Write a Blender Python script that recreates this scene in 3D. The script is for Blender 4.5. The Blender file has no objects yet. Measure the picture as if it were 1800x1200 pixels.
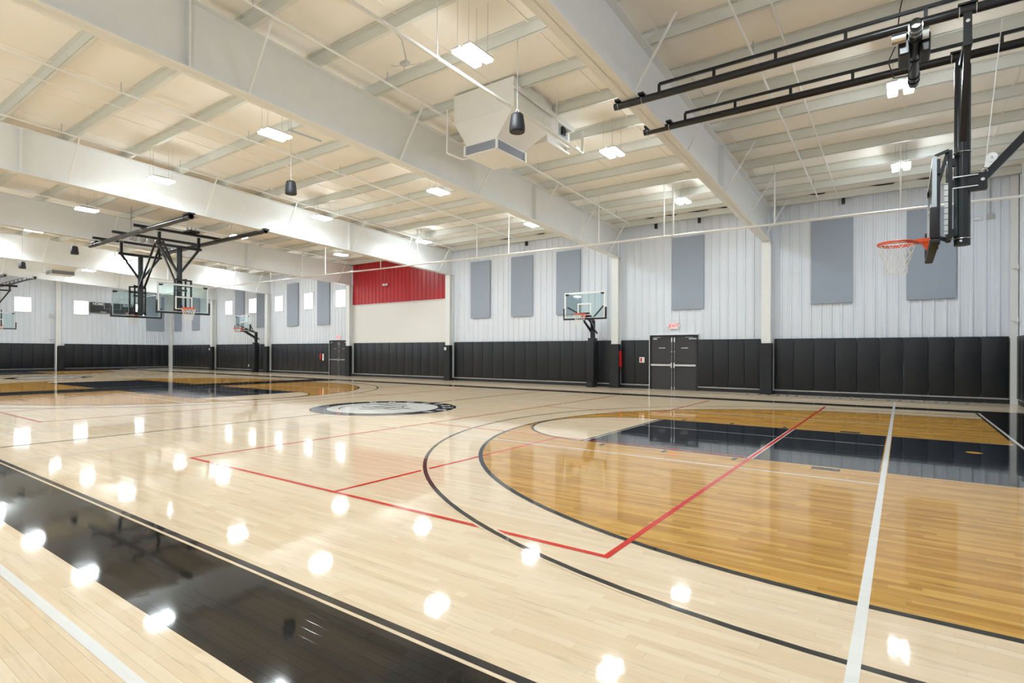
import bpy, bmesh, math, random
from mathutils import Vector, Matrix
random.seed(7)
scene = bpy.context.scene
COL = scene.collection
PI = math.pi

# ------------------------------------------------------------------ camera
FPX, YAW, ROLL, HOR, CAMH = 967.0, math.radians(35.35), 0.00376, 619.4, 1.437
cam_d = bpy.data.cameras.new('camera'); cam = bpy.data.objects.new('camera', cam_d); COL.objects.link(cam)
cam_d.sensor_width = 36.0; cam_d.lens = FPX / 1800 * 36.0
cam_d.shift_y = (HOR - 600.0) / 1800.0
cam_d.clip_start = 0.05; cam_d.clip_end = 300
_a = Vector((-math.sin(YAW), math.cos(YAW), 0)); _r = Vector((math.cos(YAW), math.sin(YAW), 0)); _u = Vector((0, 0, 1))
_R = (_r + ROLL * _u).normalized(); _U = (_u - ROLL * _r).normalized()
cam.matrix_world = Matrix(((_R.x, _U.x, -_a.x, 0), (_R.y, _U.y, -_a.y, 0), (_R.z, _U.z, -_a.z, CAMH), (0, 0, 0, 1)))
scene.camera = cam

# ------------------------------------------------------------------ world, exposure
w = bpy.data.worlds.new('daylight'); scene.world = w; w.use_nodes = True
w.node_tree.nodes['Background'].inputs[0].default_value = (0.93, 0.96, 1.0, 1)
w.node_tree.nodes['Background'].inputs[1].default_value = 5.0
scene.view_settings.view_transform = 'Standard'; scene.view_settings.look = 'None'
scene.view_settings.gamma = 1.0; scene.view_settings.use_curve_mapping = False
scene.view_settings.exposure = 0.0
scene.cycles.diffuse_bounces = 4
scene.cycles.caustics_reflective = False; scene.cycles.caustics_refractive = False
LED = 142.0

# ------------------------------------------------------------------ materials
M = {}
def mat(name, col, rough=0.5, metal=0.0, bump=0.0, bscale=60.0, var=0.0, vscale=4.0, spec=0.5, coat=0.0):
    m = bpy.data.materials.new(name); m.use_nodes = True
    nt = m.node_tree; b = nt.nodes['Principled BSDF']
    b.inputs['Base Color'].default_value = (*col, 1); b.inputs['Roughness'].default_value = rough
    b.inputs['Metallic'].default_value = metal; b.inputs['Specular IOR Level'].default_value = spec
    b.inputs['Coat Weight'].default_value = coat; b.inputs['Coat Roughness'].default_value = 0.1
    if var > 0:
        n = nt.nodes.new('ShaderNodeTexNoise'); n.inputs['Scale'].default_value = vscale
        g = nt.nodes.new('ShaderNodeNewGeometry'); nt.links.new(g.outputs['Position'], n.inputs['Vector'])
        mx = nt.nodes.new('ShaderNodeMix'); mx.data_type = 'RGBA'
        mx.inputs[6].default_value = (*[c * (1 - var) for c in col], 1); mx.inputs[7].default_value = (*[min(1, c * (1 + var)) for c in col], 1)
        nt.links.new(n.outputs[0], mx.inputs[0]); nt.links.new(mx.outputs[2], b.inputs['Base Color'])
    if bump > 0:
        n = nt.nodes.new('ShaderNodeTexNoise'); n.inputs['Scale'].default_value = bscale
        g = nt.nodes.new('ShaderNodeNewGeometry'); nt.links.new(g.outputs['Position'], n.inputs['Vector'])
        bp = nt.nodes.new('ShaderNodeBump'); bp.inputs['Strength'].default_value = bump; bp.inputs['Distance'].default_value = 0.02
        nt.links.new(n.outputs[0], bp.inputs['Height']); nt.links.new(bp.outputs[0], b.inputs['Normal'])
    M[name] = m
    return m
def emit(name, col, s):
    m = bpy.data.materials.new(name); m.use_nodes = True; nt = m.node_tree; nt.nodes.clear()
    e = nt.nodes.new('ShaderNodeEmission'); e.inputs[0].default_value = (*col, 1); e.inputs[1].default_value = s
    o = nt.nodes.new('ShaderNodeOutputMaterial'); nt.links.new(e.outputs[0], o.inputs[0]); M[name] = m
    return m
def glass(name, tint, refl=0.08):
    m = bpy.data.materials.new(name); m.use_nodes = True; nt = m.node_tree; nt.nodes.clear()
    t = nt.nodes.new('ShaderNodeBsdfTransparent'); t.inputs[0].default_value = (*tint, 1)
    g = nt.nodes.new('ShaderNodeBsdfGlossy'); g.inputs['Roughness'].default_value = 0.03
    x = nt.nodes.new('ShaderNodeMixShader'); f = nt.nodes.new('ShaderNodeMath'); f.operation = 'MULTIPLY_ADD'; lw = nt.nodes.new('ShaderNodeLayerWeight'); lw.inputs[0].default_value = 0.5
    pw = nt.nodes.new('ShaderNodeMath'); pw.operation = 'POWER'; pw.inputs[1].default_value = 4.0; nt.links.new(lw.outputs['Facing'], pw.inputs[0])
    nt.links.new(pw.outputs[0], f.inputs[0]); f.inputs[1].default_value = 0.35; f.inputs[2].default_value = 0.03
    o = nt.nodes.new('ShaderNodeOutputMaterial')
    nt.links.new(f.outputs[0], x.inputs[0]); nt.links.new(t.outputs[0], x.inputs[1]); nt.links.new(g.outputs[0], x.inputs[2]); nt.links.new(x.outputs[0], o.inputs[0])
    M[name] = m
    return m

PW = 0.0584      # board width
def wood(name, ca, cb, grain=0.25, joint=0.8, objrand=False, coat_r=0.05, brough=0.32):
    """lacquered strip flooring: boards run along X; tone per board, grain, thin joints, slightly uneven boards"""
    m = bpy.data.materials.new(name); m.use_nodes = True; nt = m.node_tree; N = nt.nodes; L = nt.links
    b = N['Principled BSDF']
    geo = N.new('ShaderNodeNewGeometry'); sep = N.new('ShaderNodeSeparateXYZ'); L.new(geo.outputs['Position'], sep.inputs[0])
    def mth(op, a, b_=None, c=None):
        n = N.new('ShaderNodeMath'); n.operation = op
        for i, v in enumerate((a, b_, c)):
            if v is None: continue
            if isinstance(v, (int, float)): n.inputs[i].default_value = v
            else: L.new(v, n.inputs[i])
        return n.outputs[0]
    x, y = sep.outputs[0], sep.outputs[1]
    yr = mth('DIVIDE', mth('SUBTRACT', y, 1.303), PW); row = mth('FLOOR', yr)
    wn1 = N.new('ShaderNodeTexWhiteNoise'); wn1.noise_dimensions = '1D'; L.new(row, wn1.inputs['W'])
    xx = mth('ADD', mth('DIVIDE', x, 0.72), mth('MULTIPLY', wn1.outputs[0], 7.3)); cell = mth('FLOOR', xx)
    cv = N.new('ShaderNodeCombineXYZ'); L.new(row, cv.inputs[0]); L.new(cell, cv.inputs[1])
    wn2 = N.new('ShaderNodeTexWhiteNoise'); wn2.noise_dimensions = '2D'; L.new(cv.outputs[0], wn2.inputs['Vector'])
    if objrand:
        oi = N.new('ShaderNodeObjectInfo'); tone = oi.outputs['Random']
        wv = N.new('ShaderNodeTexWhiteNoise'); wv.noise_dimensions = '1D'; L.new(tone, wv.inputs['W']); wcol = wv.outputs[1]
    else:
        tone = wn2.outputs[0]; wcol = wn2.outputs[1]
    # grain
    gv = N.new('ShaderNodeCombineXYZ'); L.new(mth('MULTIPLY', x, 2.2), gv.inputs[0]); L.new(mth('MULTIPLY', y, 45.0), gv.inputs[1]); L.new(mth('MULTIPLY', tone, 37.0), gv.inputs[2])
    gn = N.new('ShaderNodeTexNoise'); gn.inputs['Scale'].default_value = 1.0; gn.inputs['Detail'].default_value = 4; L.new(gv.outputs[0], gn.inputs['Vector'])
    sv = N.new('ShaderNodeCombineXYZ'); L.new(mth('MULTIPLY', x, 2.8), sv.inputs[0]); L.new(mth('MULTIPLY', y, 30.0), sv.inputs[1])
    sn = N.new('ShaderNodeTexNoise'); sn.inputs['Scale'].default_value = 1.0; sn.inputs['Detail'].default_value = 2; L.new(sv.outputs[0], sn.inputs['Vector'])
    streak = mth('MULTIPLY', mth('MAXIMUM', mth('SUBTRACT', sn.outputs[0], 0.57), 0.0), 2.6)
    f = mth('MULTIPLY', mth('ADD', mth('MULTIPLY', tone, 0.6), mth('MULTIPLY', gn.outputs[0], 0.4)), 1.0)
    mx = N.new('ShaderNodeMix'); mx.data_type = 'RGBA'; mx.inputs[6].default_value = (*ca, 1); mx.inputs[7].default_value = (*cb, 1); L.new(f, mx.inputs[0])
    jy = mth('LESS_THAN', mth('FRACT', yr), 0.03); jx = mth('LESS_THAN', mth('FRACT', xx), 0.003)
    jj = mth('SUBTRACT', 1.0, mth('MULTIPLY', mth('MAXIMUM', jy, jx), 1 - joint)) if not objrand else 1.0
    sc = mth('MULTIPLY', jj, mth('SUBTRACT', 1.0, mth('MULTIPLY', streak, grain)))
    vm = N.new('ShaderNodeVectorMath'); vm.operation = 'SCALE'; L.new(mx.outputs[2], vm.inputs[0]); L.new(sc, vm.inputs['Scale'])
    L.new(vm.outputs[0], b.inputs['Base Color'])
    # each board lies a hair out of level, lacquer follows
    s1 = N.new('ShaderNodeVectorMath'); s1.operation = 'SUBTRACT'; L.new(wcol, s1.inputs[0]); s1.inputs[1].default_value = (.5, .5, .5)
    s2 = N.new('ShaderNodeVectorMath'); s2.operation = 'MULTIPLY'; L.new(s1.outputs[0], s2.inputs[0]); s2.inputs[1].default_value = (0.003, 0.0045, 0)
    s3 = N.new('ShaderNodeVectorMath'); s3.operation = 'ADD'; L.new(geo.outputs['Normal'], s3.inputs[0]); L.new(s2.outputs[0], s3.inputs[1])
    s4 = N.new('ShaderNodeVectorMath'); s4.operation = 'NORMALIZE'; L.new(s3.outputs[0], s4.inputs[0])
    L.new(s4.outputs[0], b.inputs['Normal']); L.new(s4.outputs[0], b.inputs['Coat Normal'])
    b.inputs['Roughness'].default_value = brough; b.inputs['Specular IOR Level'].default_value = 0.0
    b.inputs['Coat Weight'].default_value = 0.85; b.inputs['Coat Roughness'].default_value = coat_r; b.inputs['Coat IOR'].default_value = 1.5
    M[name] = m
    return m

mat('steel_white', (0.84, 0.85, 0.84), 0.42, var=0.03)
mat('deck_white', (0.93, 0.89, 0.815), 0.6, bump=0.15, bscale=3.0, var=0.03, vscale=1.5)
mat('purlin_grey', (0.74, 0.75, 0.70), 0.45, var=0.04)
mat('wall_metal', (0.775, 0.815, 0.885), 0.38, var=0.015)
mat('red_metal', (0.50, 0.018, 0.028), 0.35)
mat('drywall', (0.84, 0.84, 0.82), 0.8)
mat('pad_vinyl', (0.013, 0.0145, 0.0185), 0.42, bump=0.25, bscale=7.0, var=0.1, spec=0.4)
mat('base_rubber', (0.012, 0.013, 0.016), 0.5)
mat('acoustic_fabric', (0.355, 0.405, 0.485), 0.95, bump=0.2, bscale=250.0, var=0.04, vscale=30)
mat('black_metal', (0.012, 0.013, 0.016), 0.28)
mat('black_plastic', (0.014, 0.014, 0.016), 0.5)
mat('speaker_black', (0.016, 0.016, 0.02), 0.55)
mat('door_black', (0.035, 0.035, 0.04), 0.4)
mat('bright_steel', (0.75, 0.76, 0.78), 0.25, 1.0)
mat('galvanised', (0.52, 0.57, 0.62), 0.4, 0.6)
mat('white_paint', (0.86, 0.87, 0.87), 0.4)
mat('white_plastic', (0.85, 0.85, 0.85), 0.4)
mat('orange_steel', (0.85, 0.095, 0.012), 0.35)
mat('net_cord', (0.86, 0.86, 0.84), 0.9)
mat('alarm_red', (0.60, 0.015, 0.02), 0.4)
mat('duct_white', (0.86, 0.855, 0.82), 0.45)
mat('grille_grey', (0.36, 0.39, 0.45), 0.5)
mat('pipe_white', (0.88, 0.87, 0.84), 0.4)
mat('dark_gap', (0.03, 0.028, 0.025), 0.8)
mat('board_black', (0.02, 0.02, 0.022), 0.4)
mat('conduit_grey', (0.5, 0.5, 0.5), 0.5)
glass('board_glass', (0.86, 0.93, 0.92))
glass('window_glass', (0.95, 0.97, 0.98))
emit('led', (0.87, 0.955, 1.0), LED)
emit('exit_red', (1.0, 0.08, 0.07), 1.6)
emit('exit_face', (1.0, 0.82, 0.82), 0.95)
wood('maple', (0.80, 0.61, 0.40), (0.935, 0.785, 0.575), 0.32, 0.88)
wood('maple_board', (0.80, 0.61, 0.40), (0.935, 0.785, 0.575), 0.32, 1.0, objrand=True)
wood('stained', (0.44, 0.20, 0.028), (0.80, 0.46, 0.105), 0.85, 0.86)
wood('black_paint', (0.010, 0.0095, 0.009), (0.017, 0.016, 0.015), 0.1, 1.5)
wood('black_board', (0.009, 0.0085, 0.008), (0.018, 0.017, 0.016), 0.1, 1.0, objrand=True)
wood('navy_paint', (0.012, 0.015, 0.021), (0.018, 0.022, 0.030), 0.1, 1.3)
wood('white_line', (0.86, 0.86, 0.83), (0.92, 0.92, 0.89), 0.05, 0.97)
wood('red_line', (0.66, 0.026, 0.018), (0.74, 0.04, 0.028), 0.1, 0.95)
wood('grey_line', (0.03, 0.03, 0.03), (0.045, 0.044, 0.043), 0.1, 1.0)

# ------------------------------------------------------------------ mesh helpers
OFF = {}
class MB:
    def __init__(s): s.v = []; s.f = []
    def add(s, vs, fs):
        n = len(s.v); s.v += [Vector(p) for p in vs]; s.f += [tuple(i + n for i in f) for f in fs]; return s
    def box(s, x0, x1, y0, y1, z0, z1):
        return s.add([(x0, y0, z0), (x1, y0, z0), (x1, y1, z0), (x0, y1, z0), (x0, y0, z1), (x1, y0, z1), (x1, y1, z1), (x0, y1, z1)],
                     [(0, 3, 2, 1), (4, 5, 6, 7), (0, 1, 5, 4), (1, 2, 6, 5), (2, 3, 7, 6), (3, 0, 4, 7)])
    def bbox(s, x0, x1, y0, y1, z0, z1, r=0.02):
        """box with chamfered edges"""
        bm = bmesh.new(); bmesh.ops.create_cube(bm, size=1.0)
        for v in bm.verts: v.co = Vector((x0 + (v.co.x + .5) * (x1 - x0), y0 + (v.co.y + .5) * (y1 - y0), z0 + (v.co.z + .5) * (z1 - z0)))
        bmesh.ops.bevel(bm, geom=bm.edges[:], offset=r, segments=2, affect='EDGES', profile=0.5)
        bm.verts.index_update()
        s.add([v.co.copy() for v in bm.verts], [tuple(v.index for v in f.verts) for f in bm.faces]); bm.free(); return s
    def cyl(s, p0, p1, r, n=12, r1=None, caps=True):
        p0, p1 = Vector(p0), Vector(p1); r1 = r if r1 is None else r1
        d = (p1 - p0).normalized(); a = d.orthogonal().normalized(); b = d.cross(a)
        vs = []
        for p, q in ((p0, r), (p1, r1)):
            for i in range(n):
                t = 2 * PI * i / n; vs.append(p + a * math.cos(t) * q + b * math.sin(t) * q)
        fs = [(i, (i + 1) % n, n + (i + 1) % n, n + i) for i in range(n)]
        if caps: fs += [tuple(reversed(range(n))), tuple(range(n, 2 * n))]
        return s.add(vs, fs)
    def bar(s, p0, p1, wd, hd=None, up=(0, 0, 1)):
        """square tube from p0 to p1"""
        hd = wd if hd is None else hd
        p0, p1 = Vector(p0), Vector(p1); d = (p1 - p0).normalized(); u = Vector(up)
        if abs(d.dot(u)) > 0.95: u = Vector((1, 0, 0))
        a = d.cross(u).normalized(); b = a.cross(d)
        vs = [p + a * i * wd / 2 + b * j * hd / 2 for p in (p0, p1) for i, j in ((-1, -1), (1, -1), (1, 1), (-1, 1))]
        return s.add(vs, [(0, 3, 2, 1), (4, 5, 6, 7), (0, 1, 5, 4), (1, 2, 6, 5), (2, 3, 7, 6), (3, 0, 4, 7)])
    def tube(s, pts, r, n=8):
        for a, b in zip(pts[:-1], pts[1:]): s.cyl(a, b, r, n)
        return s
    def lathe(s, c, prof, n=20):
        c = Vector(c); vs = []; k = len(prof)
        for r, z in prof:
            for i in range(n):
                t = 2 * PI * i / n; vs.append(c + Vector((r * math.cos(t), r * math.sin(t), z)))
        fs = [(j * n + i, j * n + (i + 1) % n, (j + 1) * n + (i + 1) % n, (j + 1) * n + i) for j in range(k - 1) for i in range(n)]
        fs += [tuple(reversed(range(n))), tuple(range((k - 1) * n, k * n))]
        return s.add(vs, fs)
    def ring(s, c, R, r, axis=(0, 0, 1), n=28, m=8, t0=0, t1=2 * PI):
        c = Vector(c); ax = Vector(axis).normalized(); a = ax.orthogonal().normalized(); b = ax.cross(a); vs = []
        full = abs(t1 - t0 - 2 * PI) < 1e-6; k = n if full else n + 1
        for i in range(k):
            t = t0 + (t1 - t0) * i / n; d = a * math.cos(t) + b * math.sin(t)
            for j in range(m):
                q = 2 * PI * j / m; vs.append(c + d * (R + r * math.cos(q)) + ax * r * math.sin(q))
        fs = []
        for i in range(n):
            i2 = (i + 1) % k
            for j in range(m): fs.append((i * m + j, i2 * m + j, i2 * m + (j + 1) % m, i * m + (j + 1) % m))
        return s.add(vs, fs)
    def prism(s, poly, z0, z1):
        n = len(poly)
        return s.add([(x, y, z0) for x, y in poly] + [(x, y, z1) for x, y in poly],
                     [tuple(reversed(range(n))), tuple(range(n, 2 * n))] + [(i, (i + 1) % n, n + (i + 1) % n, n + i) for i in range(n)])
    def build(s, name, material, parent=None, smooth=False, origin=None):
        me = bpy.data.meshes.new(name)
        off = OFF[parent.name] if parent is not None else (Vector(origin) if origin else Vector((0, 0, 0)))
        me.from_pydata([v - off for v in s.v], [], s.f); me.update()
        bm = bmesh.new(); bm.from_mesh(me); bmesh.ops.recalc_face_normals(bm, faces=bm.faces[:]); bm.to_mesh(me); bm.free()
        if smooth:
            me.polygons.foreach_set('use_smooth', [True] * len(me.polygons)); me.set_sharp_from_angle(angle=math.radians(40))
        me.materials.append(M[material])
        o = bpy.data.objects.new(name, me); COL.objects.link(o)
        if parent is not None: o.parent = parent
        else: o.location = off
        OFF[o.name] = off
        return o
def inst(o, loc, parent, name=None):
    c = o.copy(); COL.objects.link(c); c.parent = parent; c.location = loc
    OFF[c.name] = OFF.get(parent.name, Vector((0, 0, 0))) if parent else Vector((0, 0, 0))
    return c
def tag(o, label, cat=None, group=None, kind=None):
    o['label'] = label
    if cat: o['category'] = cat
    if group: o['group'] = group
    if kind: o['kind'] = kind
    return o
def thing(name, loc, label=None, cat=None, group=None, kind=None):
    o = bpy.data.objects.new(name, None); COL.objects.link(o); o.location = loc; o.empty_display_size = 0.2
    OFF[o.name] = Vector(loc)
    if label: tag(o, label, cat, group, kind)
    elif kind: o['kind'] = kind
    return o
def text_mesh(name, body, size, material, parent, pos, xdir, ydir, depth=0.004, align='CENTER'):
    cu = bpy.data.curves.new(name, 'FONT'); cu.body = body; cu.size = size; cu.align_x = align; cu.align_y = 'CENTER'; cu.extrude = depth / 2; cu.offset = size * 0.025
    to = bpy.data.objects.new(name + '_tmp', cu); COL.objects.link(to)
    dg = bpy.context.evaluated_depsgraph_get(); me = bpy.data.meshes.new_from_object(to.evaluated_get(dg)); bpy.data.objects.remove(to)
    X, Y = Vector(xdir).normalized(), Vector(ydir).normalized(); Z = X.cross(Y)
    off = OFF[parent.name]
    for v in me.vertices: v.co = Vector(pos) - off + X * v.co.x + Y * v.co.y + Z * v.co.z
    me.materials.clear(); me.materials.append(M[material])
    o = bpy.data.objects.new(name, me); COL.objects.link(o); o.parent = parent; OFF[o.name] = off
    return o

# ------------------------------------------------------------------ dimensions
XL, XR, YN, YS = -50.5, 2.76, 21.35, -9.0
SL = 0.0417
def ztop(y): return 7.45 - SL * y        # top of the frames / underside of purlins
def zbot(y): return 6.27 - SL * y        # underside of frames
def zdeck(y): return 7.68 - SL * y
BX = [-3.92, -9.70, -18.95, -26.87, -35.60, -43.10]     # frame lines
YC = 9.83                                                # court axis

# ------------------------------------------------------------------ floor
floor = MB().box(XL - .2, XR + .2, YS - .2, YN + .2, -0.25, -0.0015).build('floor', 'maple')
floor['kind'] = 'structure'; floor['label'] = 'glossy light maple strip gym floor with painted court markings'

def depth(x, y): return -math.sin(YAW) * x + math.cos(YAW) * y
# nearest boards, one object each
plank_cache = {}
def plank(x0, x1, y0, m):
    L = round(x1 - x0, 2)
    k = (L, m)
    if k not in plank_cache:
        g = 0.0003; c = 0.0004; w_ = PW
        vs = []
        for z, i in ((-0.0014, 0.0), (-c, 0.0), (0.0, c)):
            vs += [(g + i, g + i, z), (L - g - i, g + i, z), (L - g - i, w_ - g - i, z), (g + i, w_ - g - i, z)]
        fs = [(8, 9, 10, 11)]
        for a in (0, 4):
            for i in range(4): fs.append((a + i, a + (i + 1) % 4, a + 4 + (i + 1) % 4, a + 4 + i))
        me = bpy.data.meshes.new('plank'); me.from_pydata(vs, [], fs); me.update(); me.materials.append(M[m]); plank_cache[k] = me
    o = bpy.data.objects.new('plank', plank_cache[k]); COL.objects.link(o); o.parent = floor; o.location = (x0, y0, 0)
    return o
n_pl = 0
s_, c_ = math.sin(YAW), math.cos(YAW)
for row in range(-12, 46):
    y0 = 1.303 + row * PW; ym = y0 + PW / 2
    m = 'black_board' if 1.303 <= ym <= 1.945 else 'maple_board'
    xa = (c_ * ym - 3.02) / s_; xb = (c_ * ym - 2.30) / s_          # depth window
    # keep to the field of view
    lo, hi = None, None
    x = xa
    while x < xb:
        d = depth(x, ym); lat = math.cos(YAW) * x + math.sin(YAW) * ym
        if abs(lat) < 0.96 * d:
            lo = x if lo is None else lo; hi = x
        x += 0.05
    if lo is None: continue
    x = lo - random.choice((0.1, 0.25, 0.4, 0.55))
    while x < hi:
        L = random.choice((0.4, 0.5, 0.6, 0.7, 0.8, 0.95, 1.1))
        if n_pl < 300: plank(x, x + L, y0, m); n_pl += 1
        x += L

# painted markings (flat paint, layered a fraction of a millimetre)
def flat(name, poly, m, z):
    n = len(poly)
    return MB().add([(x, y, z) for x, y in poly], [tuple(range(n))]).build(name, m, floor)
def rect(name, x0, x1, y0, y1, m, z): return flat(name, [(x0, y0), (x1, y0), (x1, y1), (x0, y1)], m, z)
def arcpath(cx, cy, R, t0, t1, n): return [(cx + R * math.cos(t0 + (t1 - t0) * i / n), cy + R * math.sin(t0 + (t1 - t0) * i / n)) for i in range(n + 1)]
def band(name, pts, wd, m, z, closed=False):
    """ribbon of width wd along a polyline"""
    vs, fs = [], []; n = len(pts)
    for i, p in enumerate(pts):
        if closed: a, b = pts[i - 1], pts[(i + 1) % n]
        else: a, b = pts[max(0, i - 1)], pts[min(n - 1, i + 1)]
        d = Vector((b[0] - a[0], b[1] - a[1])).normalized(); nn = Vector((-d.y, d.x))
        vs += [(p[0] + nn.x * wd / 2, p[1] + nn.y * wd / 2, z), (p[0] - nn.x * wd / 2, p[1] - nn.y * wd / 2, z)]
    k = n if closed else n - 1
    for i in range(k):
        j = (i + 1) % n; fs.append((2 * i, 2 * i + 1, 2 * j + 1, 2 * j))
    return MB().add(vs, fs).build(name, m, floor)
LW = 0.05
def half_court(bx, sg, base):
    """sg=+1: baseline at larger X. bx: basket X, base: baseline X"""
    ft = base - sg * 5.77
    def X(d): return bx - sg * d        # distance from basket towards mid-court
    A = lambda R, n=64: [(bx - sg * R * math.cos(t), YC + R * math.sin(t)) for t in [PI / 2 - PI * i / n for i in range(n + 1)]]
    inner = A(6.10); outer = A(6.84)
    pi_ = [(base, YC + 6.10)] + inner + [(base, YC - 6.10)]
    po = [(base, YC + 6.84)] + outer + [(base, YC - 6.84)]
    flat('stained_area', pi_, 'stained', 0.0002)
    semi = [(ft - sg * 1.81 * math.cos(t), YC + 1.81 * math.sin(t)) for t in [PI / 2 - PI * i / 32 for i in range(33)]]
    flat('free_throw_semicircle', semi, 'maple', 0.0004)
    band('free_throw_arc_line', semi, LW, 'grey_line', 0.0010)
    rect('key_lane', min(ft, base), max(ft, base), YC - 1.82, YC + 1.82, 'navy_paint', 0.0005)
    rect('free_throw_line', ft - .025, ft + .025, YC - 1.84, YC + 1.84, 'grey_line', 0.0010)
    rect('free_throw_line_edge', ft + sg * .035 - .01, ft + sg * .035 + .01, YC - 1.82, YC + 1.82, 'white_line', 0.0008)
    for s in (-1, 1):
        rect('lane_edge_line', min(ft, base), max(ft, base), YC + s * 1.83 - .008, YC + s * 1.83 + .008, 'maple', 0.0008)
        b0, b1 = base - sg * 2.43, base - sg * 2.12
        rect('lane_block', min(b0, b1), max(b0, b1), YC + s * 1.97 - .085, YC + s * 1.97 + .085, 'grey_line', 0.0009)
        for d in (3.36, 4.34, 5.33):
            xx = base - sg * d
            rect('lane_mark', xx - .03, xx + .03, YC + s * 1.97 - .09, YC + s * 1.97 + .09, 'grey_line', 0.0009)
    band('three_point_line_halo', po, LW + 0.05, 'maple', 0.00075); band('three_point_line', po, LW, 'grey_line', 0.0010)
    band('three_point_line', pi_, LW + .008, 'grey_line', 0.0010)
    rect('baseline', min(base, base - sg * LW), max(base, base - sg * LW), 1.97, 17.53, 'grey_line', 0.0011)
    e0, e1 = base + sg * .01, base + sg * .038
    rect('baseline_edge', min(e0, e1), max(e0, e1), 1.945, 17.56, 'white_line', 0.0006)
half_court(-0.04, 1, 1.50); half_court(-21.76, -1, -23.30)
half_court(-26.80, 1, -25.25); half_court(-47.65, -1, -49.20)
# black borders
rect('border_stripe', XL + .3, XR - .05, 1.303, 1.945, 'black_paint', -0.0008)
rect('border_stripe', XL + .3, XR - .05, 17.60, 18.22, 'black_paint', 0.0003)
rect('border_stripe', 1.545, XR - .02, 1.945, 17.60, 'black_paint', 0.0003)
rect('border_stripe', -25.20, -23.35, 1.945, 17.60, 'black_paint', 0.0003)
rect('border_stripe', XL + .05, -49.25, 1.945, 17.60, 'black_paint', 0.0003)
for a, b in ((-23.3, 1.5), (-49.2, -25.25)):
    rect('sideline', a, b, 1.97, 2.02, 'grey_line', 0.0010); rect('sideline', a, b, 17.48, 17.53, 'grey_line', 0.0010)
    rect('sideline_edge', a, b, 1.946, 1.969, 'maple', 0.0006); rect('sideline_edge', a, b, 17.54, 17.575, 'maple', 0.0006)
rect('center_line', -10.955, -10.905, 2.02, 17.48, 'grey_line', 0.0007)
rect('center_line', -37.25, -37.20, 2.02, 17.48, 'grey_line', 0.0007)
# volleyball court (white), pickleball court (red)
def volley(x0, x1):
    rect('volleyball_line', x1 - .055, x1, 1.03, 20.15, 'white_line', 0.0012); rect('volleyball_line', x0, x0 + .04, 1.03, 17.9, 'white_line', 0.00085)
    rect('volleyball_line', x0, x1 - .055, .980, 1.033, 'white_line', 0.0012)
    for y in (7.29, 13.55): rect('volleyball_line', x0 + .04, x1 - .055, y - .022, y + .022, 'white_line', 0.00085)
    rect('volleyball_line', x0 + .04, x1 - .055, 10.40, 10.42, 'white_line', 0.00085)
volley(-9.46, -0.15); volley(-21.8, -12.5)
rect('volleyball_line_edge', -0.22, -0.14, YC - 1.82, YC + 1.82, 'stained', 0.00095)
def pickle(x0):
    xs = [x0, x0 + 3.065, x0 + 6.13]
    for i, x in enumerate(xs):
        if i == 1:
            rect('pickleball_line', x - .025, x + .025, 3.555, 8.13, 'red_line', 0.00065); rect('pickleball_line', x - .025, x + .025, 12.53, 17.03, 'red_line', 0.00065)
        else: rect('pickleball_line', x - .025, x + .025, 3.53, 17.03, 'red_line', 0.00065 if i == 0 else 0.0011)
    rect('pickleball_line', xs[0] + .025, xs[2] - .025, 3.53, 3.58, 'red_line', 0.0007)
    for y in (8.13, 12.53): rect('pickleball_line', xs[0] + .025, xs[2] - .025, y - .022, y + .022, 'red_line', 0.0006)
    for s in (-1, 1): rect('pickleball_line_edge', xs[2] + s * .033 - .008, xs[2] + s * .033 + .008, YC - 1.8, YC + 1.8, 'white_line', 0.00105)
pickle(-7.83); pickle(-20.3)
flat('lane_spot', arcpath(0.86, 10.46, .1, 0, 2 * PI, 20)[:-1], 'stained', 0.0011)
band('restricted_arc', arcpath(-15.3, 15.85, .35, PI * .6, PI * 1.4, 14), .05, 'white_line', 0.001)
# centre logos
def logo(cx, cy, z=0.0012):
    flat('logo_ring', arcpath(cx, cy, 1.84, 0, 2 * PI, 72)[:-1], 'navy_paint', z)
    flat('logo_disc', arcpath(cx - .02, cy - .02, 1.40, 0, 2 * PI, 64)[:-1], 'white_line', z + .0003)
    band('logo_seam', arcpath(cx - .02, cy - .02, 1.10, PI * .62, PI * 1.32, 28), .035, 'grey_line', z + .0006)
    band('logo_seam', arcpath(cx + 1.1, cy + 1.3, 1.25, PI * 1.12, PI * 1.55, 20), .02, 'grey_line', z + .0006)
    for st in LOGO_STROKES: band('logo_monogram', [(cx + x, cy + y) for x, y in st], .085, 'navy_paint', z + .0006)
    for i in range(9):      # the worn ring lettering shows only as pale blocks
        t = math.radians(-2 + i * 19); r = 1.61
        c, s = math.cos(t), math.sin(t)
        q = [(cx + c * (r + a) - s * b, cy + s * (r + a) + c * b) for a, b in ((-.12, -.09), (.12, -.09), (.12, .09), (-.12, .09))]
        flat('logo_letter', q, 'white_line', z + .0004)
        q = [(cx + c * (r + a) - s * b, cy + s * (r + a) + c * b) for a, b in ((-.05, -.045), (.05, -.045), (.05, .03), (-.05, .03))]
        flat('logo_letter_gap', q, 'navy_paint', z + .0006)
LOGO_STROKES = [[(-.92, .18), (-.66, .80), (-.2, .92), (-.30, .55), (-.72, .42)],
                [(-.62, -.22), (-.36, -.22), (-.32, .40), (.16, .66), (.12, .14), (-.36, -.10)],
                [(-.18, -.68), (.02, -.50), (.16, .10), (.66, .28), (.52, -.20), (.22, -.22)]]
logo(-10.93, 9.72); logo(-37.23, 9.72)
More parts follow.
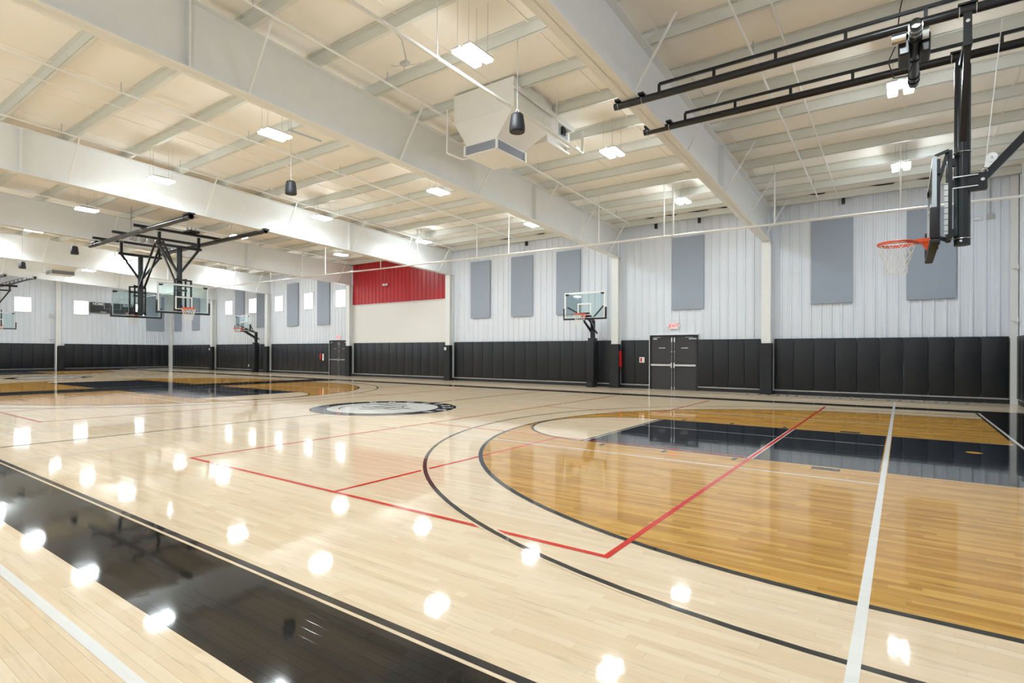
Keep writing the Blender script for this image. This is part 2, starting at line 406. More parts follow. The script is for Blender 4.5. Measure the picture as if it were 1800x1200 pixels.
# wall-side floor lettering: too flat to the eye to read, a row of pale glyphs with dark notches
gx = -4.55
k = 0
while gx < 1.6:
    wd = (0.16, 0.22, 0.19, 0.24)[k % 4]
    rect('floor_letter', gx, gx + wd, 20.44, 20.86, 'white_line', 0.0006)
    rect('floor_letter_notch', gx + wd * .3, gx + wd * .78, 20.54, 20.72 if gx > -3 else 20.84, 'grey_line', 0.0009)
    gx += wd + (0.09 if k % 6 else 0.2); k += 1

# ------------------------------------------------------------------ ceiling: deck, purlins
ceiling = MB().add([(x, y, zdeck(y) + dz) for dz in (0, .1) for x, y in ((XL - .2, YS - .2), (XR + .2, YS - .2), (XR + .2, YN + .2), (XL - .2, YN + .2))],
                   [(0, 1, 2, 3), (7, 6, 5, 4), (0, 4, 5, 1), (1, 5, 6, 2), (2, 6, 7, 3), (3, 7, 4, 0)]).build('ceiling', 'deck_white')
ceiling['kind'] = 'structure'; ceiling['label'] = 'sloping off-white roof lining above rows of purlins'
PY = [19.72 - 1.444 * i for i in range(20)] + [21.05]
pm = None
for y in PY:
    if y < YS + .3: continue
    if pm is None:
        b = MB(); h = 0.225; z0 = 0
        b.box(XL, XR, -.004, .004, 0, h); b.box(XL, XR, -.004, .075, 0, .006); b.box(XL, XR, -.07, .004, h - .006, h); b.box(XL, XR, .069, .075, .0, .022)
        pm = b.build('purlin', 'purlin_grey', ceiling); pm.location = (0, y, ztop(y))
    else:
        inst(pm, (0, y, ztop(y)), ceiling)
# lining sags and seams between purlins, thin hold-down wires of the lining
seam = MB().add([(-.02, YS, 0), (.02, YS, 0), (.02, YN, 0), (-.02, YN, 0), (-.02, YS, .02), (.02, YS, .02), (.02, YN, .02), (-.02, YN, .02)],
                [(0, 1, 2, 3), (4, 5, 6, 7), (0, 1, 5, 4), (1, 2, 6, 5), (2, 3, 7, 6), (3, 0, 4, 7)])
for v in seam.v: v.z += zdeck(v.y) - .016
so = None
x = XR - .9
while x > XL:
    if so is None: so = seam.build('lining_seam', 'deck_white', ceiling); so.location = (x, 0, 0)
    else: inst(so, (x, 0, 0), ceiling)
    x -= 1.83
# dark gaps where the lining is tucked at the eave
for x0, x1 in ((-.9, -.2), (.3, .9), (-2.6, -2.1), (-5.6, -5.1), (-6.7, -5.9), (-7.6, -7.1), (-8.4, -8.0), (-11.8, -11.2), (-13.6, -13.1), (-15.6, -15.0)):
    MB().add([(x0, 20.9, zdeck(20.9) - .016), (x1, 20.93, zdeck(20.93) - .016), (x1 - .05, 21.05, zdeck(21.05) - .017), ((x0 + x1) / 2, 21.08, zdeck(21.08) - .017)], [(0, 1, 2, 3)]).build('lining_gap', 'dark_gap', ceiling)
for x in (-1.6, -6.3, -14.2, -8.0, 1.6):
    MB().box(x - .05, x + .05, 21.10, 21.2, zdeck(21.1) - .42, zdeck(21.1) - .22).build('eave_clip', 'black_metal', ceiling)

# ------------------------------------------------------------------ walls of ribbed sheets
def sheet(p0, p1, z0, z1, holes=(), inward=1):
    """ribbed sheet from p0 to p1 (2D), ribs every 0.305 standing towards the room; returns MB. holes: (s0,s1,z0,z1)"""
    p0, p1 = Vector(p0), Vector(p1); L = (p1 - p0).length; d = (p1 - p0) / L; n = Vector((-d.y, d.x)) * inward
    prof = [(0, 0)]
    k = 0.1525
    while k < L + .1:
        for ds, h in ((-.045, 0), (-.022, .032), (.022, .032), (.045, 0)):
            if 0 < k + ds < L: prof.append((k + ds, h))
        for ds in (.10, .20):
            for e, h in ((-.012, 0), (0, .006), (.012, 0)):
                if 0 < k + ds + e < L: prof.append((k + ds + e, h))
        k += .305
    prof.append((L, 0)); prof.sort(key=lambda q: q[0])
    def ev(s):
        for (a, h0), (b, h1) in zip(prof[:-1], prof[1:]):
            if a <= s <= b + 1e-9: return h0 if b - a < 1e-9 else h0 + (h1 - h0) * (s - a) / (b - a)
        return 0
    m = MB()
    def strip(sa, sb, za, zb):
        if sb - sa < .003 or zb - za < .003: return
        pts = [(sa, ev(sa))] + [q for q in prof if sa < q[0] < sb] + [(sb, ev(sb))]
        for (a, h0), (b, h1) in zip(pts[:-1], pts[1:]):
            A = p0 + d * a + n * h0; B = p0 + d * b + n * h1
            m.add([(A.x, A.y, za), (B.x, B.y, za), (B.x, B.y, zb), (A.x, A.y, zb)], [(0, 1, 2, 3)])
    hs = [h for h in holes if h[1] > 0 and h[0] < L]
    if not hs: strip(0, L, z0, z1)
    else:
        h = hs[0]; a, b = max(0, h[0]), min(L, h[1])
        strip(0, a, z0, z1); strip(b, L, z0, z1); strip(a, b, z0, h[2]); strip(a, b, h[3], z1)
    return m
WIN_N = [(-41.61, -40.62), (-38.29, -37.35), (-35.0, -34.1), (-31.65, -30.75), (-28.4, -27.5)]
WIN_W = [(11.20, 12.10), (14.58, 15.46), (18.55, 19.25)]
WZ = (4.20, 5.20)
wall_n = thing('wall_north', (0, YN, 0), kind='structure'); wall_n['label'] = 'long white ribbed metal wall above black padding'
shared = None
x = XR
SW = 0.915
while x > XL + .01:
    xa = max(XL, x - SW)
    if not (xa < -19.1 and x > -26.8 and False):
        holes = [(a - xa, b - xa, *WZ) for a, b in WIN_N]
        hit = [h for h in holes if h[1] > 0 and h[0] < x - xa]
        full = abs(x - xa - SW) < 1e-6
        if full and not hit and shared is not None:
            inst(shared, (xa, 0, 0), wall_n)
        else:
            o = sheet((0, YN), (x - xa, YN), 0, 6.90, hit, -1).build('wall_panel', 'wall_metal', wall_n); o.location = (xa, 0, 0)
            if full and not hit: shared = o
    x = xa
wall_w = thing('wall_west', (XL, 6, 0), kind='structure'); wall_w['label'] = 'far white ribbed end wall with scoreboard and small windows'
shared = None
y = YN
while y > YS + .01:
    ya = max(YS, y - SW)
    hit = [(a - ya, b - ya, *WZ) for a, b in WIN_W if b > ya and a < y]
    full = abs(y - ya - SW) < 1e-6
    if full and not hit and shared is not None: inst(shared, (0, ya, 0), wall_w)
    else:
        o = sheet((XL, 0), (XL, y - ya), 0, 8.1, hit, -1).build('wall_panel', 'wall_metal', wall_w); o.location = (0, ya, 0)
        if full and not hit: shared = o
    y = ya
for o in wall_w.children: o.location.y -= 0
wall_e = thing('wall_east', (XR, 6, 0), kind='structure'); wall_e['label'] = 'white ribbed end wall behind the nearest basket'
shared = None
y = YN
while y > YS + .01:
    ya = max(YS, y - SW); full = abs(y - ya - SW) < 1e-6
    if full and shared is not None: inst(shared, (0, ya, 0), wall_e)
    else:
        o = sheet((XR, 0), (XR, y - ya), 0, 8.1, (), 1).build('wall_panel', 'wall_metal', wall_e); o.location = (0, ya, 0)
        if full: shared = o
    y = ya
wall_s = MB().box(XL, XR, YS - .1, YS, 0, 8.1).build('wall_south', 'wall_metal'); wall_s['kind'] = 'structure'; wall_s['label'] = 'plain white wall behind the camera'

# drywall and red cladding between two columns
dry = MB().box(-26.75, -19.05, YN - .07, YN - .033, 1.965, 4.21).build('wall_infill', 'drywall'); dry['kind'] = 'structure'; dry['label'] = 'smooth off-white wall panel under the red ribbed cladding'
redw = thing('wall_cladding', (-23, YN, 4.2), kind='structure'); redw['label'] = 'bright red ribbed metal cladding high on the long wall'
x = -19.08; shared = None
while x > -26.7:
    xa = max(-26.74, x - SW)
    full = abs(x - xa - SW) < 1e-6
    if full and shared is not None: inst(shared, Vector((xa, 0, 0)), redw)
    else:
        o = sheet((0, YN - .09), (x - xa, YN - .09), 4.20, 6.88, (), -1).build('cladding_panel', 'red_metal', redw); o.location = (xa, 0, 0)
        if full: shared = o
    x = xa
MB().box(-26.74, -19.08, YN - .13, YN - .085, 4.19, 4.215).build('cladding_trim', 'white_paint', redw)
# horizontal seam line trims of the wall sheets
MB().box(XL + .4, XR - .25, YN - .03, YN - .002, .12, .17).build('trim_1', 'white_paint')['kind'] = 'structure'
MB().box(XL + .002, XL + .03, YS, YN - .3, .12, .17).build('trim_2', 'white_paint')['kind'] = 'structure'
MB().box(XR - .03, XR - .002, YS, YN - .3, .12, .17).build('trim_3', 'white_paint')['kind'] = 'structure'
for nm, a in (('baseboard_north', (XL + .03, XR - .03, YN - .05, YN - .03, 0, .125)), ('baseboard_west', (XL + .03, XL + .05, YS, YN - .05, 0, .125)), ('baseboard_east', (XR - .05, XR - .03, YS, YN - .05, 0, .125))):
    o = MB().box(*a).build(nm, 'base_rubber'); o['kind'] = 'structure'
# eave strut
o = MB().box(XL, XR, YN - .16, YN - .02, 6.66, 6.80).build('trim_4', 'purlin_grey'); o['kind'] = 'structure'
# corner posts
o = MB().box(2.54, 2.71, YN - .10, YN - .03, 0, 6.75).build('trim_5', 'steel_white'); o['kind'] = 'structure'
o = MB().box(XL + .03, XL + .26, YN - .26, YN - .03, 0, 6.6).build('trim_6', 'steel_white'); o['kind'] = 'structure'

# windows
def window(i, axis, a, b):
    r = thing('window_%d' % i, ((a + b) / 2, YN, WZ[0]) if axis == 'n' else (XL, (a + b) / 2, WZ[0]), kind='structure')
    r['label'] = 'small square daylight window high in the ' + ('long wall' if axis == 'n' else 'end wall')
    f = MB(); t = .05
    for (p, q, z0, z1) in ((a - t, b + t, WZ[0] - t, WZ[0]), (a - t, b + t, WZ[1], WZ[1] + t), (a - t, a, WZ[0], WZ[1]), (b, b + t, WZ[0], WZ[1])):
        if axis == 'n': f.box(p, q, YN - .045, YN + .16, z0, z1)
        else: f.box(XL - .16, XL + .045, p, q, z0, z1)
    f.build('window_frame', 'white_paint', r)
    g = MB()
    if axis == 'n': g.box(a, b, YN + .10, YN + .106, *WZ)
    else: g.box(XL - .106, XL - .10, a, b, *WZ)
    g.build('pane', 'window_glass', r)
k = 1
for a, b in WIN_N: window(k, 'n', a, b); k += 1
for a, b in WIN_W: window(k, 'w', a, b); k += 1

# ------------------------------------------------------------------ steel frames
BL = ['beside the nearest basket rails', 'meeting the wall left of the near double doors', 'carrying the nearer end of the paired basket rails',
      'carrying the farther end of the paired basket rails', 'second from the far end wall', 'nearest the far end wall']
for bi, bx in enumerate(BX):
    r = thing('roof_beam', (bx, YN, 5.4), 'deep white steel roof beam ' + BL[bi], 'beam', 'roof frame beams', 'structure')
    y0, y1 = YS, YN - .05; yk = YN - .35
    hw = .15
    def slab(xa, xb, fa, fb, ya=y0, yb=y1):
        return MB().add([(xa, ya, fa(ya)), (xb, ya, fa(ya)), (xb, yb, fa(yb)), (xa, yb, fa(yb)), (xa, ya, fb(ya)), (xb, ya, fb(ya)), (xb, yb, fb(yb)), (xa, yb, fb(yb))],
                        [(0, 3, 2, 1), (4, 5, 6, 7), (0, 1, 5, 4), (1, 2, 6, 5), (2, 3, 7, 6), (3, 0, 4, 7)])
    slab(bx - .006, bx + .006, zbot, lambda y: ztop(y) - .002).build('web', 'steel_white', r)
    slab(bx - hw, bx + hw, zbot, lambda y: zbot(y) + .018).build('bottom_flange', 'steel_white', r)
    slab(bx - hw, bx + hw, lambda y: ztop(y) - .018, lambda y: ztop(y) - .002).build('top_flange', 'steel_white', r)
    for ys in (4.3, 14.8, -6.0):
        MB().box(bx - .145, bx + .145, ys - .016, ys + .016, zbot(ys) + .02, ztop(ys) - .02).build('splice_plate', 'steel_white', r)
    for ys in (-1.0, 2.2, 5.3, 8.95, 11.85, 14.95, 17.65, 20.2):
        for s in (-1, 1):
            MB().bar((bx + s * .13, ys, zbot(ys) + .02), (bx + s * .85, ys + .05, ztop(ys) + .02), .03, .03).build('flange_brace', 'pipe_white', r)
CLAB = ['column between the double doors and the nearest basket', 'column beside the pole-mounted basket and red cabinet', 'column at the right edge of the red cladding',
        'column at the left edge of the red cladding', 'column just right of the far pole-mounted basket', 'column nearest the far corner']
CPX = list(BX)
for ci, bx in enumerate(CPX):
    r = thing('wall_column', (bx, YN - .2, 0), 'white steel ' + CLAB[ci] + ', padded black at its foot', 'column', 'wall columns', 'structure')
    dpt = .35; z1 = zbot(YN - .35) - .002
    MB().box(bx - .15, bx + .15, YN - dpt, YN - dpt + .014, 1.7, z1).build('flange', 'steel_white', r)
    MB().box(bx - .006, bx + .006, YN - dpt + .014, YN - .052, 0, z1).build('web', 'steel_white', r)
    MB().box(bx - .13, bx + .13, YN - .05, YN - .035, 0, z1).build('flange', 'steel_white', r)
    b = MB(); b.bbox(bx - .20, bx + .20, YN - dpt - .06, YN - dpt - .002, 0.005, 1.80, .015)
    b.build('column_pad', 'pad_vinyl', r)
    for s in (-1, 1):
        MB().bbox(min(bx + s * .15, bx + s * .20), max(bx + s * .15, bx + s * .20), YN - dpt, YN - dpt + .16, 0.005, 1.80, .012).build('column_pad', 'pad_vinyl', r)
# end wall post
r = thing('wall_column', (XL + .2, 13.55, 0), 'slim white post on the far end wall between two padded runs', 'column', 'wall columns', 'structure')
MB().box(XL + .04, XL + .26, 13.45, 13.75, 1.75, 7.0).build('flange', 'steel_white', r)
MB().bbox(XL + .05, XL + .33, 13.55, 13.95, .005, 1.82, .02).build('column_pad', 'pad_vinyl', r)
MB().box(XL + .05, XL + .30, 13.42, 13.50, 0.0, 1.98).build('post_edge', 'steel_white', r)

# ------------------------------------------------------------------ wall padding
def pad_run(axis, a, b, label, seed=0):
    r = thing('wall_padding', ((a + b) / 2, YN - .06, .17) if axis == 'n' else ((XL + .05 if axis == 'w' else XR - .05), (a + b) / 2, .17), label, 'wall padding', 'runs of black wall padding')
    n = max(1, round((b - a) / .61)); wd = (b - a) / n
    rnd = random.Random(seed)
    proto = None
    for i in range(n):
        p, q = a + i * wd + .004, a + (i + 1) * wd - .004
        j = rnd.uniform(-.004, .004)
        if proto is None:
            m = MB()
            if axis == 'n': m.bbox(p, q, YN - .10, YN - .035, .172, 1.96, .018)
            elif axis == 'w': m.bbox(XL + .035, XL + .10, p, q, .172, 1.96, .018)
            else: m.bbox(XR - .10, XR - .035, p, q, .172, 1.96, .018)
            proto = m.build('pad', 'pad_vinyl', r, smooth=True)
        else:
            inst(proto, ((i * wd, j, 0) if axis == 'n' else (j, i * wd, 0)), r)
pad_run('n', -3.70, 2.52, 'black vinyl wall padding behind the nearest hanging basket', 1)
pad_run('n', -6.36, -4.14, 'black vinyl wall padding right of the near double doors', 2)
pad_run('n', -9.52, -8.32, 'short black padding with a white notice left of the near double doors', 3)
pad_run('n', -18.72, -9.92, 'long black wall padding behind the nearer pole-mounted basket', 4)
pad_run('n', -26.62, -19.2, 'black wall padding below the red cladding', 5)
pad_run('n', -35.35, -29.0, 'black wall padding left of the far double doors', 6)
pad_run('n', -42.85, -35.85, 'black wall padding behind the far pole-mounted basket', 7)
pad_run('n', -50.15, -43.35, 'black wall padding beside the far corner', 8)
pad_run('w', 14.0, 21.05, 'black end-wall padding under the scoreboard', 9)
pad_run('w', 1.5, 13.4, 'black end-wall padding left of the slim white post', 10)
pad_run('e', 1.5, 21.1, 'black padding on the wall behind the nearest basket rails', 11)

# ------------------------------------------------------------------ acoustic panels
AP = [(-17.64, 'leftmost of three grey acoustic panels behind the nearer pole-mounted basket'), (-15.16, 'middle of three grey acoustic panels behind the nearer pole-mounted basket'),
      (-12.67, 'grey acoustic panel partly hidden by the nearer pole-mounted backboard'), (-7.38, 'single grey acoustic panel above the near double doors'),
      (-2.55, 'grey acoustic panel just right of the near column'), (0.10, 'grey acoustic panel behind the nearest basket'),
      (-33.51, 'grey acoustic panel between two windows, farther from the red cladding'), (-30.22, 'grey acoustic panel between two windows, nearer the red cladding'),
      (-40.14, 'grey acoustic panel directly above the far pole-mounted backboard'), (-37.22, 'grey acoustic panel just right of the far pole-mounted basket'),
      (-49.89, 'narrow-looking grey acoustic panel next to the far corner'), (-46.79, 'second grey acoustic panel from the far corner on the long wall')]
proto = None
def ap_mesh():
    m = MB(); m.bbox(0, 1.22, YN - .095, YN - .040, 3.13, 5.95, .012); return m
for x, lab in AP:
    if proto is None:
        m = ap_mesh(); proto = m.build('acoustic_panel', 'acoustic_fabric'); proto.location = (x, 0, 0); o = proto
    else:
        o = proto.copy(); COL.objects.link(o); o.location = (x, 0, 0)
    tag(o, lab, 'acoustic panel', 'grey acoustic wall panels')
o = MB().bbox(XL + .04, XL + .095, 19.40, 20.70, 3.13, 5.95, .012).build('acoustic_panel', 'acoustic_fabric')
tag(o, 'grey acoustic panel on the end wall beside the scoreboard', 'acoustic panel', 'grey acoustic wall panels')
proto['label'] = AP[0][1]

# ------------------------------------------------------------------ doors, exit signs
def double_door(n, x0, x1, lab):
    r = thing('door_%d' % n, ((x0 + x1) / 2, YN, 0), kind='structure'); r['label'] = lab
    yf = YN - .10; f = MB(); t = .055
    f.box(x0, x0 + t, yf, YN, 0, 2.14); f.box(x1 - t, x1, yf, YN, 0, 2.14); f.box(x0 + t, x1 - t, yf, YN, 2.08, 2.14)
    f.build('door_frame', 'black_metal', r)
    MB().box(x0 - .03, x0 - .008, yf - .005, YN, .0, 2.16).build('door_casing', 'white_paint', r)
    MB().box(x0 - .03, x1 + .03, yf + .02, YN, 2.15, 2.20).build('door_casing', 'white_paint', r)
    xm = (x0 + x1) / 2
    for s, a, b in ((-1, x0 + t + .005, xm - .004), (1, xm + .004, x1 - t - .005)):
        lf = MB().bbox(a, b, yf + .03, yf + .075, .012, 2.075, .004).build('door_leaf', 'door_black', r)
        e = xm + s * .055
        MB().box(min(e, a if s < 0 else b), max(e, a if s < 0 else b), yf - .035, yf + .0, .93, 1.0).build('panic_bar', 'bright_steel', lf)
        MB().bbox(e - .03, e + .03, yf - .04, yf + .03, .86, 1.06, .006).build('latch_case', 'bright_steel', lf)
        MB().cyl((e, yf + .01, .05), (e, yf + .01, 2.0), .008, 8).build('latch_rod', 'bright_steel', lf)
        MB().box(e - .025, e + .025, yf - .005, yf + .03, 1.87, 2.05).build('top_latch', 'bright_steel', lf)
        MB().box(e - .018, e + .018, yf, yf + .03, .015, .11).build('bottom_latch', 'bright_steel', lf)
        MB().box(e - .02, e + .02, yf - .002, yf + .03, 1.48, 1.51).build('rod_guide', 'bright_steel', lf)
        c = (a + b) / 2
        MB().box(c - .13, c + .13, yf + .024, yf + .03, 1.625, 1.65).build('name_plate', 'bright_steel', lf)
        hinge = a + .1 if s < 0 else b - .1
        MB().bbox(hinge - .09 + (.08 if s < 0 else -.08), hinge + .14 * (1 if s < 0 else .9), yf - .02, yf + .03, 1.97, 2.02, .006).build('door_closer', 'galvanised', lf)
        MB().bar((hinge, yf - .03, 2.05), (hinge - s * .30, yf - .03, 2.055), .015).build('closer_arm', 'bright_steel', lf)
    return r
double_door(1, -8.28, -6.38, 'black double exit doors with chrome push bars beside the near column')
double_door(2, -28.95, -27.08, 'far black double exit doors beside the red cladding')
def exit_sign(x, z, lab):
    r = thing('exit_sign', (x, YN - .06, z - .12), lab, 'exit sign', 'lit exit signs')
    yf = YN - .09
    MB().bbox(x - .17, x + .17, yf, YN - .02, z - .115, z + .115, .01).build('sign_box', 'white_plastic', r)
    MB().box(x - .155, x + .155, yf - .003, yf, z - .10, z + .10).build('sign_face', 'exit_face', r)
    text_mesh('sign_lettering', 'EXIT', .175, 'exit_red', r, (x, yf - .006, z), (1, 0, 0), (0, 0, 1))
    for s in (-1, 1):
        MB().lathe((x + s * .215, YN - .08, z - .01), [(.015, -.04), (.04, -.03), (.045, .01), (.03, .04)], 12).build('lamp_head', 'white_plastic', r)
    MB().box(x - .2, x + .2, YN - .06, YN - .03, z + .13, z + .16).build('mount_bar', 'white_plastic', r)
exit_sign(-7.31, 2.50, 'lit EXIT sign above the near double doors')
exit_sign(-28.05, 2.32, 'small lit EXIT sign above the far double doors')

# ------------------------------------------------------------------ wall fittings
def cover_plate(x, y, z, lab):
    r = thing('wall_switch', (x, y, z), lab, 'switch')
    MB().bbox(x - .07, x + .07, y - .03, y, z - .075, z + .075, .008).build('plate', 'white_plastic', r)
    MB().box(x - .012, x + .012, y - .036, y - .03, z - .02, z + .02).build('toggle', 'conduit_grey', r)
cover_plate(-19.02, YN - .412, 1.62, 'white square switch box on the padded column at the red cladding')
cover_plate(-43.22, YN - .412, 1.60, 'white square switch box on the padded column nearest the far corner')
r = thing('fire_notice', (-8.60, YN - .1, 1.0), 'small white notice with red print on the padding by the doors', 'sign')
MB().box(-8.71, -8.50, YN - .125, YN - .101, 1.05, 1.27).build('plate', 'white_plastic', r)
MB().box(-8.67, -8.60, YN - .128, YN - .125, 1.08, 1.24).build('red_print', 'alarm_red', r)
r = thing('fire_extinguisher', (-29.7, YN - .16, .8), 'small red and white extinguisher on the padding by the far doors', 'extinguisher')
MB().lathe((-29.72, YN - .17, .95), [(.05, 0), (.06, .03), (.06, .30), (.035, .36), (.02, .40)], 14).build('cylinder', 'alarm_red', r, True)
MB().box(-29.62, -29.48, YN - .13, YN - .101, .90, 1.32).build('label_plate', 'white_plastic', r)
MB().bar((-29.72, YN - .17, 1.36), (-29.62, YN - .19, 1.38), .03).build('valve', 'black_plastic', r)
r = thing('fire_cabinet', (-9.45, YN - .2, .8), 'red cabinet box fixed to the side of the column near the doors', 'cabinet')
MB().bbox(-9.545, -9.46, YN - .32, YN - .14, .86, 1.52, .006).build('body', 'alarm_red', r)
MB().box(-9.46, -9.455, YN - .30, YN - .16, .90, 1.48).build('door', 'alarm_red', r)
r = thing('emergency_light', (-23.8, YN - .16, 5.2), 'small twin emergency light on the red cladding', 'light')
MB().bbox(-23.95, -23.62, YN - .16, YN - .125, 5.19, 5.27, .01).build('body', 'white_plastic', r)
for s in (-1, 1): MB().lathe((-23.785 + s * .13, YN - .20, 5.23), [(.03, -.06), (.07, -.05), (.075, .03), (.05, .07)], 14).build('lamp_head', 'white_plastic', r, True)
r = thing('conduit_box', (2.05, YN - .06, 5.3), 'grey conduit drop and junction box on the wall beside the hanging basket', 'conduit')
MB().cyl((2.09, YN - .05, 6.6), (2.09, YN - .05, 5.55), .014, 8).build('conduit', 'conduit_grey', r)
MB().bbox(2.01, 2.17, YN - .09, YN - .034, 5.42, 5.56, .02).build('junction_box', 'conduit_grey', r)
MB().bbox(1.72, 1.90, YN - .08, YN - .034, 5.42, 5.50, .01).build('sensor', 'white_plastic', r)
MB().bbox(1.58, 1.64, YN - .10, YN - .034, 5.46, 5.54, .01).build('camera_head', 'black_plastic', r)
o = MB().bbox(-38.25, -38.15, YN - .12, YN - .101, .36, .52, .008).build('wall_socket', 'white_plastic'); tag(o, 'tiny white socket plate low on the far padding', 'socket')
# brackets on the corner post
r = thing('post_bracket', (2.65, YN - .15, 3.5), 'pale bracket arms on the corner post by the nearest basket', 'bracket')
for z in (3.93, 2.42):
    MB().bar((2.58, YN - .11, z), (2.68, YN - .30, z - .02), .05, .03).build('bracket_arm', 'steel_white', r)
    MB().cyl((2.68, YN - .30, z - .06), (2.68, YN - .30, z + .06), .02, 8).build('bracket_pin', 'steel_white', r)
r = thing('post_bracket', (XL + .2, 13.4, 3.5), 'pale bracket arms on the slim post of the far end wall', 'bracket')
for z in (4.05, 2.25):
    MB().bar((XL + .26, 13.45, z), (XL + .3, 13.05, z), .05, .05).build('bracket_arm', 'conduit_grey', r)
    MB().bar((XL + .26, 13.45, z - .25), (XL + .3, 13.1, z - .03), .03).build('bracket_strut', 'conduit_grey', r)

# scoreboard
r = thing('scoreboard', (XL + .05, 17.1, 4.36), 'wide black scoreboard with white HOME and GUEST lettering on the end wall', 'scoreboard')
MB().bbox(XL + .04, XL + .16, 15.54, 18.60, 4.36, 5.16, .02).build('cabinet', 'board_black', r)
xf = XL + .166
text_mesh('home_lettering', 'HOME', .25, 'white_paint', r, (xf, 16.05, 5.03), (0, 1, 0), (0, 0, 1))
text_mesh('guest_lettering', 'GUEST', .25, 'white_paint', r, (xf, 18.05, 5.03), (0, 1, 0), (0, 0, 1))
text_mesh('bonus_lettering', 'BONUS', .11, 'white_paint', r, (xf, 16.38, 4.43), (0, 1, 0), (0, 0, 1))
for pts in ([(16.45, 5.12), (16.45, 4.70), (17.55, 4.70), (17.55, 5.12)], [(15.6, 4.40), (18.54, 4.40)]):
    for (a, z0), (b, z1) in zip(pts[:-1], pts[1:]): MB().bar((xf, a, z0), (xf, b, z1), .018, .006 if a != b else .018).build('outline', 'white_paint', r)

# ------------------------------------------------------------------ basketball boards
def board(parent, T, zr=3.05, w_=1.83, h=1.07, pads=True, frame='galvanised'):
    """T(a,b,z): a = behind the face, b = sideways. rim height zr"""
    zb = zr - .15; zt = zb + h; hw = w_ / 2
    def bx_(a0, a1, b0, b1, z0, z1, r=None):
        m = MB(); p, q = T(a0, b0, z0), T(a1, b1, z1)
        args = (min(p[0], q[0]), max(p[0], q[0]), min(p[1], q[1]), max(p[1], q[1]), z0, z1)
        return m.bbox(*args, r) if r else m.box(*args)
    g = bx_(0.008, .02, -hw + .02, hw - .02, zb + .02, zt - .02).build('backboard', 'board_glass', parent)
    f = MB()
    for a in ((0, .045, -hw, hw, zt - .035, zt), (0, .045, -hw, hw, zb, zb + .035), (0, .045, -hw, -hw + .035, zb + .035, zt - .035), (0, .045, hw - .035, hw, zb + .035, zt - .035)):
        q = bx_(*a); f.add(q.v, q.f)
    f.build('backboard_frame', frame, g)
    f = MB()
    for a in ((-.001, .006, -.305, .305, zr + .40, zr + .45), (-.001, .006, -.305, -.255, zr, zr + .40), (-.001, .006, .255, .305, zr, zr + .40), (-.001, .006, -.305, .305, zr - .03, zr)):
        q = bx_(*a); f.add(q.v, q.f)
    f.build('target_square', 'white_paint', g)
    f = MB()
    for a in ((-.001, .006, -hw + .036, hw - .036, zt - .07, zt - .036), (-.001, .006, -hw + .036, -hw + .07, zb + .04, zt - .07), (-.001, .006, hw - .07, hw - .036, zb + .04, zt - .07)):
        q = bx_(*a); f.add(q.v, q.f)
    f.build('border_stripe', 'white_paint', g)
    if pads:
        f = MB()
        for a in ((-.03, .075, -hw - .045, hw + .045, zb - .055, zb + .012), (-.03, .075, -hw - .045, -hw + .012, zb + .012, zb + .42), (-.03, .075, hw - .012, hw + .045, zb + .012, zb + .42)):
            q = bx_(*a, .02); f.add(q.v, q.f)
        f.build('edge_padding', 'black_plastic', g, smooth=True)
    for s in (-1, 1):
        m = MB(); p = [T(-.004, s * (hw - .05), zt - .05), T(-.004, s * (hw - .22), zt - .05), T(-.004, s * (hw - .16), zt - .12), T(-.004, s * (hw - .05), zt - .12)]
        q = [T(.05, s * (hw - .05), zt - .05), T(.05, s * (hw - .22), zt - .05), T(.05, s * (hw - .16), zt - .12), T(.05, s * (hw - .05), zt - .12)]
        m.add(p + q, [(0, 1, 2, 3), (7, 6, 5, 4), (0, 1, 5, 4), (1, 2, 6, 5), (2, 3, 7, 6), (3, 0, 4, 7)]).build('corner_bracket', 'black_metal', g)
    # rim
    c = Vector(T(-.385, 0, zr)); R = .229
    rim = MB().ring(c, R, .0125, n=36).build('rim', 'orange_steel', parent, True)
    q = bx_(-.16, 0, -.085, .085, zr - .025, zr + .025); p = [T(-.10, -.075, zr - .02), T(-.10, .075, zr - .02), T(0, .075, zr - .02), T(0, -.075, zr - .02), T(-.035, -.06, zr - .13), T(-.035, .06, zr - .13), T(0, .06, zr - .13), T(0, -.06, zr - .13)]
    q.add(p, [(0, 1, 2, 3), (7, 6, 5, 4), (0, 1, 5, 4), (1, 2, 6, 5), (2, 3, 7, 6), (3, 0, 4, 7)])
    q.build('rim_bracket', 'orange_steel', rim)
    m = MB()
    for s in (-1, 1):
        m.cyl(T(-.12, s * .07, zr - .01), T(-.30, s * .215, zr - .004), .008, 8)
    m.ring(c - Vector((0, 0, .024)), R - .004, .008, n=36)
    m.build('rim_strut', 'orange_steel', rim, True)
    # net
    m = MB(); n = 12; lev = [(.225, -.015), (.215, -.10), (.19, -.19), (.155, -.27), (.135, -.34), (.135, -.40), (.14, -.45)]
    def P(k, l):
        r_, z = lev[l]; t = 2 * PI * (k + (l % 2) * .5) / n
        return c + Vector((r_ * math.cos(t), r_ * math.sin(t), z))
    for l in range(len(lev) - 1):
        for k2 in range(n):
            o2 = 1 if l % 2 else -1
            m.cyl(P(k2, l), P(k2, l + 1), .0052, 4, caps=False)
            m.cyl(P(k2, l), P(k2 + o2, l + 1), .0052, 4, caps=False)
    m.build('net', 'net_cord', rim)
    return g
def ubolt(c, R, axis, parent, m='bright_steel'):
    MB().ring(c, R, .006, axis, n=14, m=6).build('u_bolt', m, parent)

